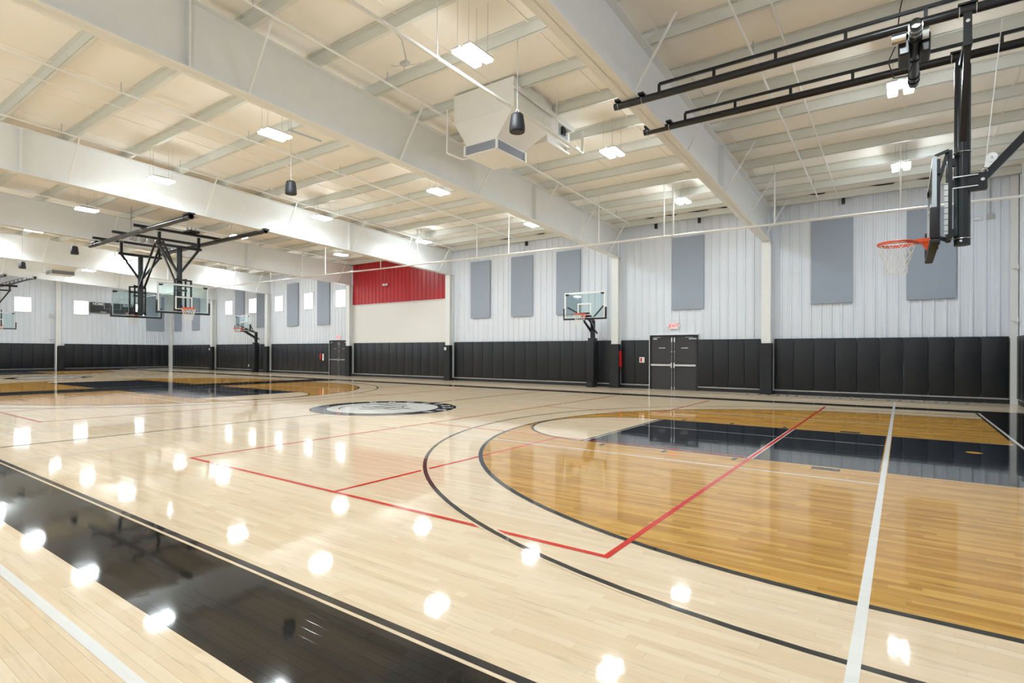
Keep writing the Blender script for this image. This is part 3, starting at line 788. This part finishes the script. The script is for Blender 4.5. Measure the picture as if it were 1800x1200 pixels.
# ---- single hanging baskets near each end wall
def end_rig(x0, sg, lab, xr0, xr1, scale_strip=True):
    """board face at x0; mast and brace lie on the sg side (towards the end wall)"""
    yc = 9.80; zr_ = 5.84
    r = thing('hanging_basketball_hoop', (x0, yc, zr_), lab, 'basketball hoop', 'ceiling-hung basketball hoops')
    T = lambda a, b, z: (x0 + sg * a, yc + b, z)
    for s in (-1, 1):
        y = yc + s * .69
        rail = MB().cyl((xr0, y, zr_), (xr1, y, zr_), .062, 16).build('support_rail', 'black_metal', r, True)
        xa, xb = min(xr0, xr1) + .82, max(xr0, xr1) - .15
        if sg < 0: xa, xb = min(xr0, xr1) + .15, max(xr0, xr1) - .82
        MB().bar((xa, y, zr_ + .19), (xb, y, zr_ + .19), .042).build('stiffener_bar', 'black_metal', rail)
        k2 = xa if sg > 0 else xb
        for i in range(9):
            xx = k2 + sg * .91 * i
            if xa - .01 <= xx <= xb + .01: MB().box(xx - .022, xx + .022, y - .018, y + .018, zr_ + .05, zr_ + .185).build('stiffener_post', 'black_metal', rail)
        e = xr0 if sg > 0 else xr0
        for dx in (.08, .52):
            xx = xr0 + sg * dx
            m = MB(); m.box(xx - .05, xx + .05, y - .09, y + .09, zr_ + .062, zr_ + .10); m.build('beam_clamp', 'black_metal', rail)
            ubolt((xx, y, zr_), .068, (1, 0, 0), rail, 'bright_steel')
    # cross tube with winch
    xt = x0 - sg * .18
    ct = MB(); ct.cyl((xt, yc - 1.02, zr_ - .14), (xt, yc + .95, zr_ - .14), .068, 18, caps=False); ct.cyl((xt, yc + .95, zr_ - .14), (xt, yc - 1.02, zr_ - .14), .058, 18, caps=False)
    ct = ct.build('cross_tube', 'black_metal', r, True)
    for yy in (-.92, -.80, -.62, .0, .62, .80):
        MB().cyl((xt, yc + yy - .02, zr_ - .14), (xt, yc + yy + .02, zr_ - .14), .080, 18).build('tube_collar', 'bright_steel' if yy in (-.80, -.92) else 'black_metal', ct, True)
    wv = MB().bbox(xt - .19, xt - .05, yc - .55, yc - .10, zr_ - .30, zr_ - .02, .02).build('winch', 'black_metal', r)
    MB().bbox(xt + .05, xt + .17, yc - .50, yc - .12, zr_ - .30, zr_ - .04, .02).build('winch_gearbox', 'black_metal', wv)
    MB().cyl((xt - .26, yc - .62, zr_ - .10), (xt - .10, yc - .62, zr_ - .10), .075, 18).build('winch_drum', 'bright_steel', wv, True)
    MB().cyl((xt + .08, yc - .56, zr_ - .08), (xt + .15, yc - .56, zr_ - .08), .08, 18).build('winch_drum', 'white_paint', wv, True)
    pts = [(xt - .22, yc - .6, zr_ - .18), (xt - .30, yc - .55, zr_ - .35), (xt - .24, yc - .45, zr_ - .55), (xt - .08, yc - .35, zr_ - .52), (xt, yc - .3, zr_ - .3)]
    MB().tube([Vector(p) for p in pts], .008, 6).build('power_cable', 'black_plastic', wv)
    pts = [(xt - .2, yc - .6, zr_ - .02), (xt - .17, yc - .6, zr_ + .3), (xt - .08, yc - .6, zr_ + .8), (xt - .05, yc - .6, ztop(9) + .1)]
    MB().tube([Vector(p) for p in pts], .008, 6).build('power_cable', 'black_plastic', wv)
    xm = x0 + sg * .36
    for s in (-1, 1):
        y = yc + s * .69
        h = MB().bar((xm, y, zr_ + .02), (xm, y, 5.38), .085).build('hanger', 'black_metal', r)
        MB().box(xm - .10, xm + .10, y - .05, y + .05, zr_ + .065, zr_ + .09).build('hanger_plate', 'black_metal', h)
        ubolt((xm - .085, y, zr_), .07, (1, 0, 0), h, 'bright_steel')
        ubolt((xm + .085, y, zr_), .07, (1, 0, 0), h, 'bright_steel')
        MB().cyl((xm, y - .06, 5.68), (xm, y + .06, 5.68), .022, 10).build('hanger_bolt', 'bright_steel', h)
        MB().bar((xm, y, 5.42), (xm, yc + s * .05, 4.35), .07).build('side_brace', 'black_metal', r)
    MB().bar((xm, yc - .74, 5.42), (xm, yc + .74, 5.42), .09).build('top_bar', 'black_metal', r)
    mast = MB().cyl((xm, yc, 5.42), (xm, yc, 2.94), .092, 28).build('mast', 'black_metal', r, True)
    for z in (4.22, 3.03):
        MB().ring((xm, yc, z), .097, .007, n=28).build('hose_clamp', 'bright_steel', mast, True)
    MB().cyl((xm - .02, yc - .09, 2.99), (xm - .02, yc - .105, 2.99), .016, 12).build('mast_bolt', 'bright_steel', mast)
    # folding brace towards the end wall
    c = MB().box(min(xm + sg * .06, xm + sg * .26), max(xm + sg * .06, xm + sg * .26), yc - .07, yc + .07, 3.68, 3.90).build('brace_clamp', 'black_metal', mast)
    for z in (3.72, 3.87):
        MB().bar((xm - sg * .13, yc - .10, z), (xm + sg * .16, yc - .10, z), .014).build('clamp_rod', 'bright_steel', c)
    MB().cyl((xm + sg * .21, yc - .085, 3.80), (xm + sg * .21, yc + .085, 3.80), .022, 12).build('pivot_bolt', 'bright_steel', c)
    MB().bar((xm + sg * .20, yc, 3.80), (xm + sg * 1.92, yc, 5.80), .12, .10).build('folding_brace', 'black_metal', r)
    p = MB(); cx, cz = xm + sg * .30, 4.08
    p.cyl((cx, yc - .08, cz), (cx, yc - .05, cz), .062, 22)
    p.add([(cx - sg * .06, yc - .075, cz + .0), (cx + sg * .04, yc - .075, cz - .045), (cx - sg * .03, yc - .075, cz - .13), (cx - sg * .075, yc - .075, cz - .12),
           (cx - sg * .06, yc - .055, cz + .0), (cx + sg * .04, yc - .055, cz - .045), (cx - sg * .03, yc - .055, cz - .13), (cx - sg * .075, yc - .055, cz - .12)],
          [(0, 1, 2, 3), (7, 6, 5, 4), (0, 1, 5, 4), (1, 2, 6, 5), (2, 3, 7, 6), (3, 0, 4, 7)])
    p = p.build('pulley', 'white_plastic', r, True)
    MB().cyl((cx, yc - .095, cz), (cx, yc - .08, cz), .012, 10).build('pulley_bolt', 'galvanised', p)
    MB().ring((cx - sg * .07, yc - .06, cz - .17), .03, .008, (0, 1, 0), 14, 6).build('shackle', 'bright_steel', p)
    MB().cyl((cx - sg * .055, yc - .065, cz), (cx + sg * .10, yc - .1, 5.9), .006, 6).build('cable', 'pipe_white', r)
    g = board(r, T)
    # mounting frame between board and mast
    fr = MB()
    for b in (-.22, .22):
        fr.bar(T(.085, b, 2.95), T(.085, b, 4.12), .05)
    fr.bar(T(.085, -.30, 3.05), T(.085, .30, 3.05), .05); fr.bar(T(.085, -.30, 3.93), T(.085, .30, 3.93), .05)
    fr = fr.build('mount_frame', 'black_metal', r)
    sl = MB()
    for b in (-.14, .14): sl.bar(T(.215, b, 3.02), T(.215, b, 4.24), .055)
    sl.bar(T(.215, -.14, 3.06), T(.215, .14, 3.06), .06); sl.bar(T(.215, -.14, 4.18), T(.215, .14, 4.18), .06)
    for z in (3.12, 3.80, 4.1): sl.bar(T(.215, 0, z), T(.30, 0, z), .10)
    sl.build('height_slide', 'black_metal', r)
    MB().bar(T(.05, -.26, 4.16), T(.20, -.26, 4.21), .035).build('linkage_arm', 'black_metal', fr)
    MB().bar(T(.19, -.20, 4.20), T(.07, -.20, 3.72), .045).build('linkage_arm', 'black_metal', fr)
    MB().bar(T(.08, .2, 3.12), T(.22, .2, 3.06), .05).build('linkage_arm', 'black_metal', fr)
    st = T(.175, -.20, 0); b = MB().box(st[0] - .022, st[0] + .022, st[1] - .006, st[1], 3.08, 3.78).build('height_scale', 'white_paint', fr)
    for i in range(9):
        z = 3.12 + i * .08
        MB().box(st[0] - .023, st[0] + .023, st[1] - .009, st[1] - .006, z, z + .007).build('scale_tick', 'black_plastic', b)
end_rig(0.31, 1, 'nearest black ceiling-hung basketball hoop beside the end wall, seen edge-on', -4.22, 2.66)
end_rig(-48.0, -1, 'far ceiling-hung basketball hoop cut off by the picture edge', -42.95, -50.35)

# ---- the pair of back-to-back baskets between the courts
yc2 = 9.78
r = thing('rail_truss', (-23.2, yc2, 5.8), 'black pipe rails and cross pipes carrying the back-to-back pair of baskets', 'truss')
for s in (-1, 1):
    y = yc2 + s * 1.28
    rail = MB().cyl((-27.55, y, 5.80), (-18.78, y, 5.80), .085, 18, caps=False); rail.cyl((-18.78, y, 5.80), (-27.55, y, 5.80), .075, 18, caps=False)
    rail.cyl((-22.8, y, 5.8), (-22.82, y, 5.8), .076, 18)
    rail = rail.build('support_rail', 'black_metal', r, True)
    for xx in (-18.95, -26.87):
        MB().box(xx - .24, xx + .24, y - .10, y + .10, 5.87, zbot(y) - .005).build('beam_clamp', 'black_metal', rail)
        ubolt((xx - .18, y, 5.8), .092, (1, 0, 0), rail, 'black_metal')
        ubolt((xx + .18, y, 5.8), .092, (1, 0, 0), rail, 'black_metal')
    for xx in (-22.35, -24.25, -26.2):
        ubolt((xx - .07, y, 5.8), .095, (1, 0, 0), rail, 'bright_steel')
        ubolt((xx + .07, y, 5.8), .095, (1, 0, 0), rail, 'bright_steel')
for xx in (-22.35, -24.25, -26.2):
    MB().bar((xx, yc2 - 1.62, 5.93), (xx, yc2 + 1.62, 5.93), .10, .09).build('cross_pipe', 'black_metal', r)
MB().bbox(-22.60, -22.1, yc2 + .15, yc2 + .55, 5.98, 6.06, .01).build('winch_plate', 'black_metal', r)
for dy in (.2, .35, .5): MB().cyl((-22.35, yc2 + dy, 6.06), (-22.35, yc2 + dy, 6.20), .035, 12).build('winch_motor', 'galvanised', r, True)
for dy in (-.9, -.6, -.3): MB().bbox(-24.4, -24.1, yc2 + dy - .1, yc2 + dy + .1, 5.70, 5.86, .02).build('winch_motor', 'bright_steel', r)
MB().cyl((-24.25, yc2 - 1.0, 5.98), (-24.2, yc2 - 1.0, 7.0), .008, 6).build('power_cable', 'black_plastic', r)
def pair_hoop(x0, sg, xbar, lab):
    """board face at x0; structure behind on the sg side"""
    r = thing('hanging_basketball_hoop', (x0, yc2, 5.8), lab, 'basketball hoop', 'ceiling-hung basketball hoops')
    T = lambda a, b, z: (x0 + sg * a, yc2 + b, z)
    xm = x0 + sg * .38
    for s in (-1, 1):
        h = MB().bar((xm, yc2 + s * .70, 5.88), (xm, yc2 + s * .70, 5.42), .085).build('hanger', 'black_metal', r)
        ubolt((xm, yc2 + s * .70 - .05, 5.93), .08, (0, 1, 0), h, 'bright_steel')
        ubolt((xm, yc2 + s * .70 + .05, 5.93), .08, (0, 1, 0), h, 'bright_steel')
        MB().bar((xm, yc2 + s * .72, 5.42), (xm, yc2 + s * .05, 4.45), .075).build('side_brace', 'black_metal', r)
    MB().bar((xm, yc2 - .80, 5.42), (xm, yc2 + .80, 5.42), .095).build('top_bar', 'black_metal', r)
    MB().cyl((xm, yc2, 5.40), (xm, yc2, 2.92), .095, 24).build('mast', 'black_metal', r, True)
    for s in (-1, 1):
        MB().bar((xm + sg * .08, yc2 + s * .10, 4.05), (-24.25 - sg * .07, yc2 + s * .10, 5.84), .06).build('folding_brace', 'black_metal', r)
    board(r, T)
    fr = MB()
    for b in (-.29, .29): fr.bar(T(.085, b, 2.95), T(.085, b, 4.12), .055)
    for z in (3.02, 3.90, 4.12): fr.bar(T(.085, -.32, z), T(.085, .32, z), .055)
    fr.build('mount_frame', 'black_metal', r)
    sl = MB()
    for b in (-.15, .15): sl.bar(T(.21, b, 3.0), T(.21, b, 4.2), .05)
    for z in (3.05, 3.75, 4.15): sl.bar(T(.21, -.20, z), T(.21, .20, z), .06)
    for z in (3.12, 4.0): sl.bar(T(.21, 0, z), T(.30, 0, z), .10)
    sl.build('height_slide', 'black_metal', r)
pair_hoop(-22.15, -1, -22.35, 'right-hand hoop of the hanging back-to-back pair, orange rim facing the near court')
pair_hoop(-26.40, 1, -26.2, 'left-hand hoop of the hanging back-to-back pair, seen from behind')

# ---- pole-mounted baskets on the long wall
def pole_hoop(xp, xb, lab):
    yp, yb = 20.88, 19.62
    r = thing('pole_basketball_hoop', (xp, yp, 0), lab, 'basketball hoop', 'pole-mounted basketball hoops')
    T = lambda a, b, z: (xb + b, yb + a, z)
    MB().bbox(xp - .14, xp + .14, yp - .20, yp + .16, .0, 2.06, .025).build('pole_pad', 'pad_vinyl', r, True)
    MB().bbox(xp - .17, xp + .10, yp - .26, yp - .20, .0, .22, .02).build('base_guard', 'black_plastic', r, True)
    p = MB().bar((xp, yp, 2.05), (xp, yp, 2.80), .15).build('pole', 'black_metal', r)
    MB().box(xp - .10, xp + .10, yp - .10, yp + .10, 2.30, 2.38).build('pole_collar', 'black_metal', p)
    MB().cyl((xp + .05, yp + .09, 2.40), (xp + .12, yp + .17, 2.25), .035, 12).build('crank', 'black_metal', p, True)
    for s in (-1, 1):
        MB().bar((xp + s * .09, yp, 2.36), (xb + s * .16, yb + .08, 2.86), .07).build('lower_arm', 'black_metal', r)
        MB().bar((xp + s * .09, yp, 2.74), (xb + s * .16, yb + .08, 3.0), .055).build('upper_arm', 'black_metal', r)
        MB().bar((xp + s * .03, yp - .2, 2.82), (xb + s * .80, yb + .06, 3.28), .045).build('board_strut', 'black_metal', r)
    MB().bar((xb - .82, yb + .06, 2.80), (xb + .82, yb + .06, 2.80), .045).build('board_rail', 'black_metal', r)
    MB().box(xb - .2, xb + .2, yb + .05, yb + .08, 2.76, 3.05).build('mount_plate', 'black_metal', r)
    board(r, T, zr=2.97, h=1.05, frame='white_paint')
pole_hoop(-10.64, -10.38, 'nearer pole-mounted basketball hoop with clear backboard against the padded long wall')
pole_hoop(-36.62, -36.10, 'far pole-mounted basketball hoop seen side-on at the padded long wall')

# ------------------------------------------------------------------ ceiling lights
LX = [-0.04 - 5.84 * k for k in range(9)]; LY = [17.86, 12.55, 7.12, 1.75, -3.6]; LZ = 6.40
ordn = ['first', 'second', 'third', 'fourth', 'fifth', 'sixth', 'seventh', 'eighth', 'ninth']
rown = ['row nearest the grey wall panels', 'middle row over the court', 'row just ahead of the camera', 'row overhead', 'row behind the camera']
lp = None
for j, y in enumerate(LY):
    for i, x in enumerate(LX):
        lab = 'twin-panel ceiling light, %s from near end wall, %s' % (ordn[i], rown[j])
        if lp is None:
            lp = thing('ceiling_light', (x, y, LZ), lab, 'light', 'twin-panel ceiling lights')
            for s in (-1, 1):
                h = MB().bbox(x + s * .125 - .085, x + s * .125 + .085, y - .31, y + .31, LZ + .012, LZ + .055, .008).build('housing', 'white_paint', lp)
                q = MB().box(x + s * .125 - .072, x + s * .125 + .072, y - .295, y + .295, LZ - .028, LZ + .0115); q.f = [q.f[0]] + q.f[2:]
                q.build('led_panel', 'led', h)
            MB().bbox(x - .05, x + .05, y - .2, y + .2, LZ + .056, LZ + .11, .01).build('driver_box', 'galvanised', lp)
            lroot = lp; src = [(c, list(c.children)) for c in lp.children]
        else:
            lroot = thing('ceiling_light', (x, y, LZ), lab, 'light', 'twin-panel ceiling lights')
            for c, subs in src:
                cc = c.copy(); COL.objects.link(cc); cc.parent = lroot
                for g in subs:
                    gg = g.copy(); COL.objects.link(gg); gg.parent = cc
        wv = MB(); zt_ = zdeck(y) - .01
        for dx, dy in ((-.12, -.25), (.12, -.25), (-.12, .25), (.12, .25)): wv.cyl((x + dx, y + dy, LZ + .055), (x + dx, y + dy, zt_), .0035, 5)
        wv.build('hanging_wire', 'conduit_grey', lroot)

# ------------------------------------------------------------------ pendant speakers
SPK = [(-5.72, 8.2, 'black pendant loudspeaker hanging in front of the nearest air unit'), (-12.7, 8.15, 'black pendant loudspeaker hanging alone between two roof beams'),
       (-28.0, 8.1, 'black pendant loudspeaker left of the paired baskets'), (-35.0, 8.05, 'farthest black pendant loudspeaker near the far air unit')]
for x, y, lab in SPK:
    z = 5.44
    r = thing('pendant_speaker', (x, y, z), lab, 'speaker', 'pendant loudspeakers')
    b = MB().lathe((x, y, z), [(.115, 0.012), (.135, 0), (.145, .02), (.143, .10), (.12, .26), (.112, .31), (.085, .335), (.03, .34)], 28).build('body', 'speaker_black', r, True)
    MB().lathe((x, y, z), [(.11, .002), (.11, .011)], 24).build('grille', 'black_plastic', b)
    MB().ring((x, y, z + .375), .033, .008, (0, 1, 0), 16, 6).build('hanging_eye', 'galvanised', r, True)
    MB().cyl((x, y, z + .40), (x, y, zdeck(y) + .01), .006, 6).build('hanging_rod', 'conduit_grey', r)
    if abs(x + 12.7) < .1: MB().bar((x - .05, y - .05, ztop(y) - .03), (x + .06, y + .85, ztop(y + .85) - .03), .04).build('strut_channel', 'galvanised', r)

# ------------------------------------------------------------------ air units
def air_unit(dx, dy, lab):
    x0, x1, y0, y1 = -8.08 + dx, -7.18 + dx, 9.52 + dy, 10.62 + dy; zb, zt = 5.86, 6.09
    r = thing('air_unit', (-7.6 + dx, 10.1 + dy, 5.9), lab, 'air unit', 'roof air units')
    d = MB(); d.box(x0, x1, y0, y1, zb, zb + .02); d.box(x0, x1, y0, y1, zt - .015, zt + .01)
    for a, b in ((x0, y0), (x1, y0), (x0, y1), (x1, y1)): d.box(a - .022, a + .022, b - .022, b + .022, zb, zt)
    d = d.build('diffuser', 'duct_white', r)
    MB().box(x0 + .015, x1 - .015, y0 + .015, y1 - .015, zb + .021, zt - .016).build('diffuser_core', 'grille_grey', d)
    for i in range(6):
        z = zb + .035 + i * .029
        MB().box(x0 + .005, x1 - .005, y0 + .005, y1 - .005, z, z + .004).build('louvre', 'grille_grey', d)
    zt2 = zdeck(10 + dy) - .02
    X0, X1, Y0, Y1 = -8.32 + dx, -6.66 + dx, 9.42 + dy, 10.98 + dy; zm = 6.62
    MB().add([(x0 + .03, y0 + .03, zt + .01), (x1 - .03, y0 + .03, zt + .01), (x1 - .03, y1 - .03, zt + .01), (x0 + .03, y1 - .03, zt + .01), (X0, Y0, zm), (X1, Y0, zm), (X1, Y1, zm), (X0, Y1, zm)],
             [(0, 1, 2, 3), (7, 6, 5, 4), (0, 1, 5, 4), (1, 2, 6, 5), (2, 3, 7, 6), (3, 0, 4, 7)]).build('hood', 'duct_white', r)
    MB().box(X0, X1, Y0, Y1, zm, zt2).build('duct', 'duct_white', r)
    RX = X1 - .16
    MB().box(X0 + .55, RX, Y1 + .03, Y1 + 1.10, 6.40, zt2 - .05).build('return_box', 'duct_white', r)
    MB().box(RX, RX + .012, Y1 + .55, Y1 + .98, 6.72, 7.02).build('access_panel', 'galvanised', r)
    MB().bbox(RX + .012, RX + .06, Y1 + .66, Y1 + .80, 6.76, 6.96, .008).build('control_box', 'black_plastic', r)
    MB().box(RX + .01, RX + .30, Y1 + .9, Y1 + 1.10, 6.44, 6.50).build('ledge', 'duct_white', r)
    m = MB()
    for a in (Y0 + .5, Y0 + 1.0): m.box(X0 - .004, X1 + .004, a, a + .012, zm + .01, zt2 - .02)
    m.box(X0 - .006, X1 + .006, Y0 - .006, Y1 + .006, zm - .012, zm + .012); m.build('duct_seam', 'duct_white', r)
    m = MB(); m.bar((X1 + .06, Y0 - .15, ztop(Y0) - .05), (X1 + .06, Y1 + .9, ztop(Y1 + .9) - .05), .05, .09); m.bar((X1 - .4, Y1 + .9, ztop(Y1 + .9) - .05), (X1 + .08, Y1 + .9, ztop(Y1 + .9) - .05), .05, .09)
    m.build('curb_angle', 'steel_white', r)
    MB().tube([Vector(p) for p in ((X0 - .30, Y0 + .1, ztop(9.5)), (X0 - .30, Y0 + .1, 6.05), (X0 - .05, Y0 + .35, 5.93), (x0 + .1, y0 + .4, 5.96))], .022, 8).build('drain_pipe', 'pipe_white', r)
air_unit(0, 0, 'boxy white roof air unit with grey diffuser left of the nearest loudspeaker')
air_unit(-32.6, .9, 'far white roof air unit near the end wall')

# ------------------------------------------------------------------ sprinkler pipes
def pipe(name, pts, rad, lab, drops=(), hang=()):
    r = thing(name, pts[0], lab, 'pipe', 'white sprinkler pipes')
    MB().tube([Vector(p) for p in pts], rad, 10).build('pipe_run', 'pipe_white', r, True)
    for p, q, rr in drops: MB().cyl(p, q, rr, 8).build('pipe_riser', 'pipe_white', r, True)
    for p in hang:
        m = MB(); m.cyl((p[0], p[1], p[2]), (p[0], p[1], zdeck(p[1]) - .005), .008, 6); m.build('hanger_rod', 'pipe_white', r)
        MB().ring((p[0], p[1], p[2]), rad + .012, .006, (0, 1, 0) if abs(pts[0][0] - pts[1][0]) < .5 else (1, 0, 0), 14, 5).build('hanger_ring', 'pipe_white', r)
YP = 17.5
def zp(x): return min(5.47, 5.18 - .0112 * (x - .6))
dr = []
for x, rr in ((-.05, .018), (-3.05, .022), (-6.05, .03), (-6.35, .015), (-8.7, .02), (-9.3, .015), (-12.6, .025), (-14.2, .015), (-17.6, .018), (-20.0, .025), (-24.2, .022), (-26.2, .02), (-29.2, .02), (-33.0, .02)):
    dr.append(((x, YP, zp(x)), (x, YP, zdeck(YP) - .01), rr))
pipe('sprinkler_main', [(2.6, YP, zp(2.6)), (-34, YP, zp(-34)), (XL + .1, YP, zp(-40))], .034, 'long white pipe running below the beams along the panelled wall', dr)
pipe('sprinkler_main', [(-6.2, -8, 6.45), (-6.2, 2, 6.3), (-6.2, 11.6, 6.16), (-6.2, 11.6, 6.7)], .032, 'white pipe passing beside the nearest air unit', (), [(-6.2, 6.6, 6.235), (-6.2, 2.5, 6.295), (-6.2, 10.4, 6.18)])
BRX = [(-2.25, 'branch pipe left of the nearest hanging basket'), (-1.72, 'branch pipe close beside the nearest hanging basket'), (-4.95, 'branch pipe just left of the nearest roof beam'),
       (-8.75, 'branch pipe just right of the second roof beam'), (-14.1, 'branch pipe through the middle of the wide bay'), (-15.1, 'branch pipe left of the bay middle'),
       (-17.95, 'branch pipe hugging the third roof beam'), (-12.0, 'branch pipe just left of the second roof beam'), (-22.0, 'branch pipe over the paired baskets'), (-25.6, 'branch pipe right of the fourth roof beam'),
       (-31.0, 'branch pipe beyond the fourth roof beam'), (-39.0, 'branch pipe in the second bay from the far wall'), (-46.5, 'branch pipe in the far bay')]
for i, (x, lab) in enumerate(BRX):
    off = .10 if i not in (1, 5) else .05
    rr = (.022, .012)[1 if i in (1, 5, 7) else 0]
    pts = [(x, YS + .3, ztop(YS) - off), (x, 20.3, ztop(20.3) - off)]
    r = thing('sprinkler_branch', pts[0], 'thin white ' + lab, 'pipe', 'white sprinkler pipes')
    MB().tube([Vector(p) for p in pts], rr, 8).build('pipe_run', 'pipe_white', r, True)
    if rr > .015:
        for y in (2.0, 4.9, 7.8, 10.7, 13.6, 16.5, 19.0):
            MB().cyl((x + .02, y, ztop(y) - off), (x + .02, y, ztop(y) + .12), .010, 8).build('sprinkler_head', 'galvanised', r)
# loose wiring near the second beam
r = thing('junction_box', (-7.95, 7.55, 7.0), 'small junction box with loose cables under the roof beside the second beam', 'junction box')
JX, JY = -7.95, 7.55; JZ = ztop(JY)
MB().bbox(JX - .09, JX + .09, JY - .06, JY + .06, JZ - .09, JZ - .02, .01).build('box', 'conduit_grey', r)
for k2 in range(3):
    p0 = Vector((JX, JY, JZ - .05))
    d = ((-.10, -.03), (.09, .06), (-.08, .07))[k2]
    pts = [p0 + Vector((d[0] * i, d[1] * i, -.035 * math.sin(i * 1.1))) for i in range(4)]
    MB().tube(pts, .007, 6).build('cable', 'conduit_grey', r)
MB().tube([Vector(p) for p in ((-7.35, 0.5, ztop(.5) - .03), (-7.35, 6.7, ztop(6.7) - .03), (-7.45, 7.0, ztop(7) - .04), (-7.65, 7.25, ztop(7.2) - .05), (JX + .05, JY, JZ - .05))], .014, 8).build('conduit', 'conduit_grey', r)
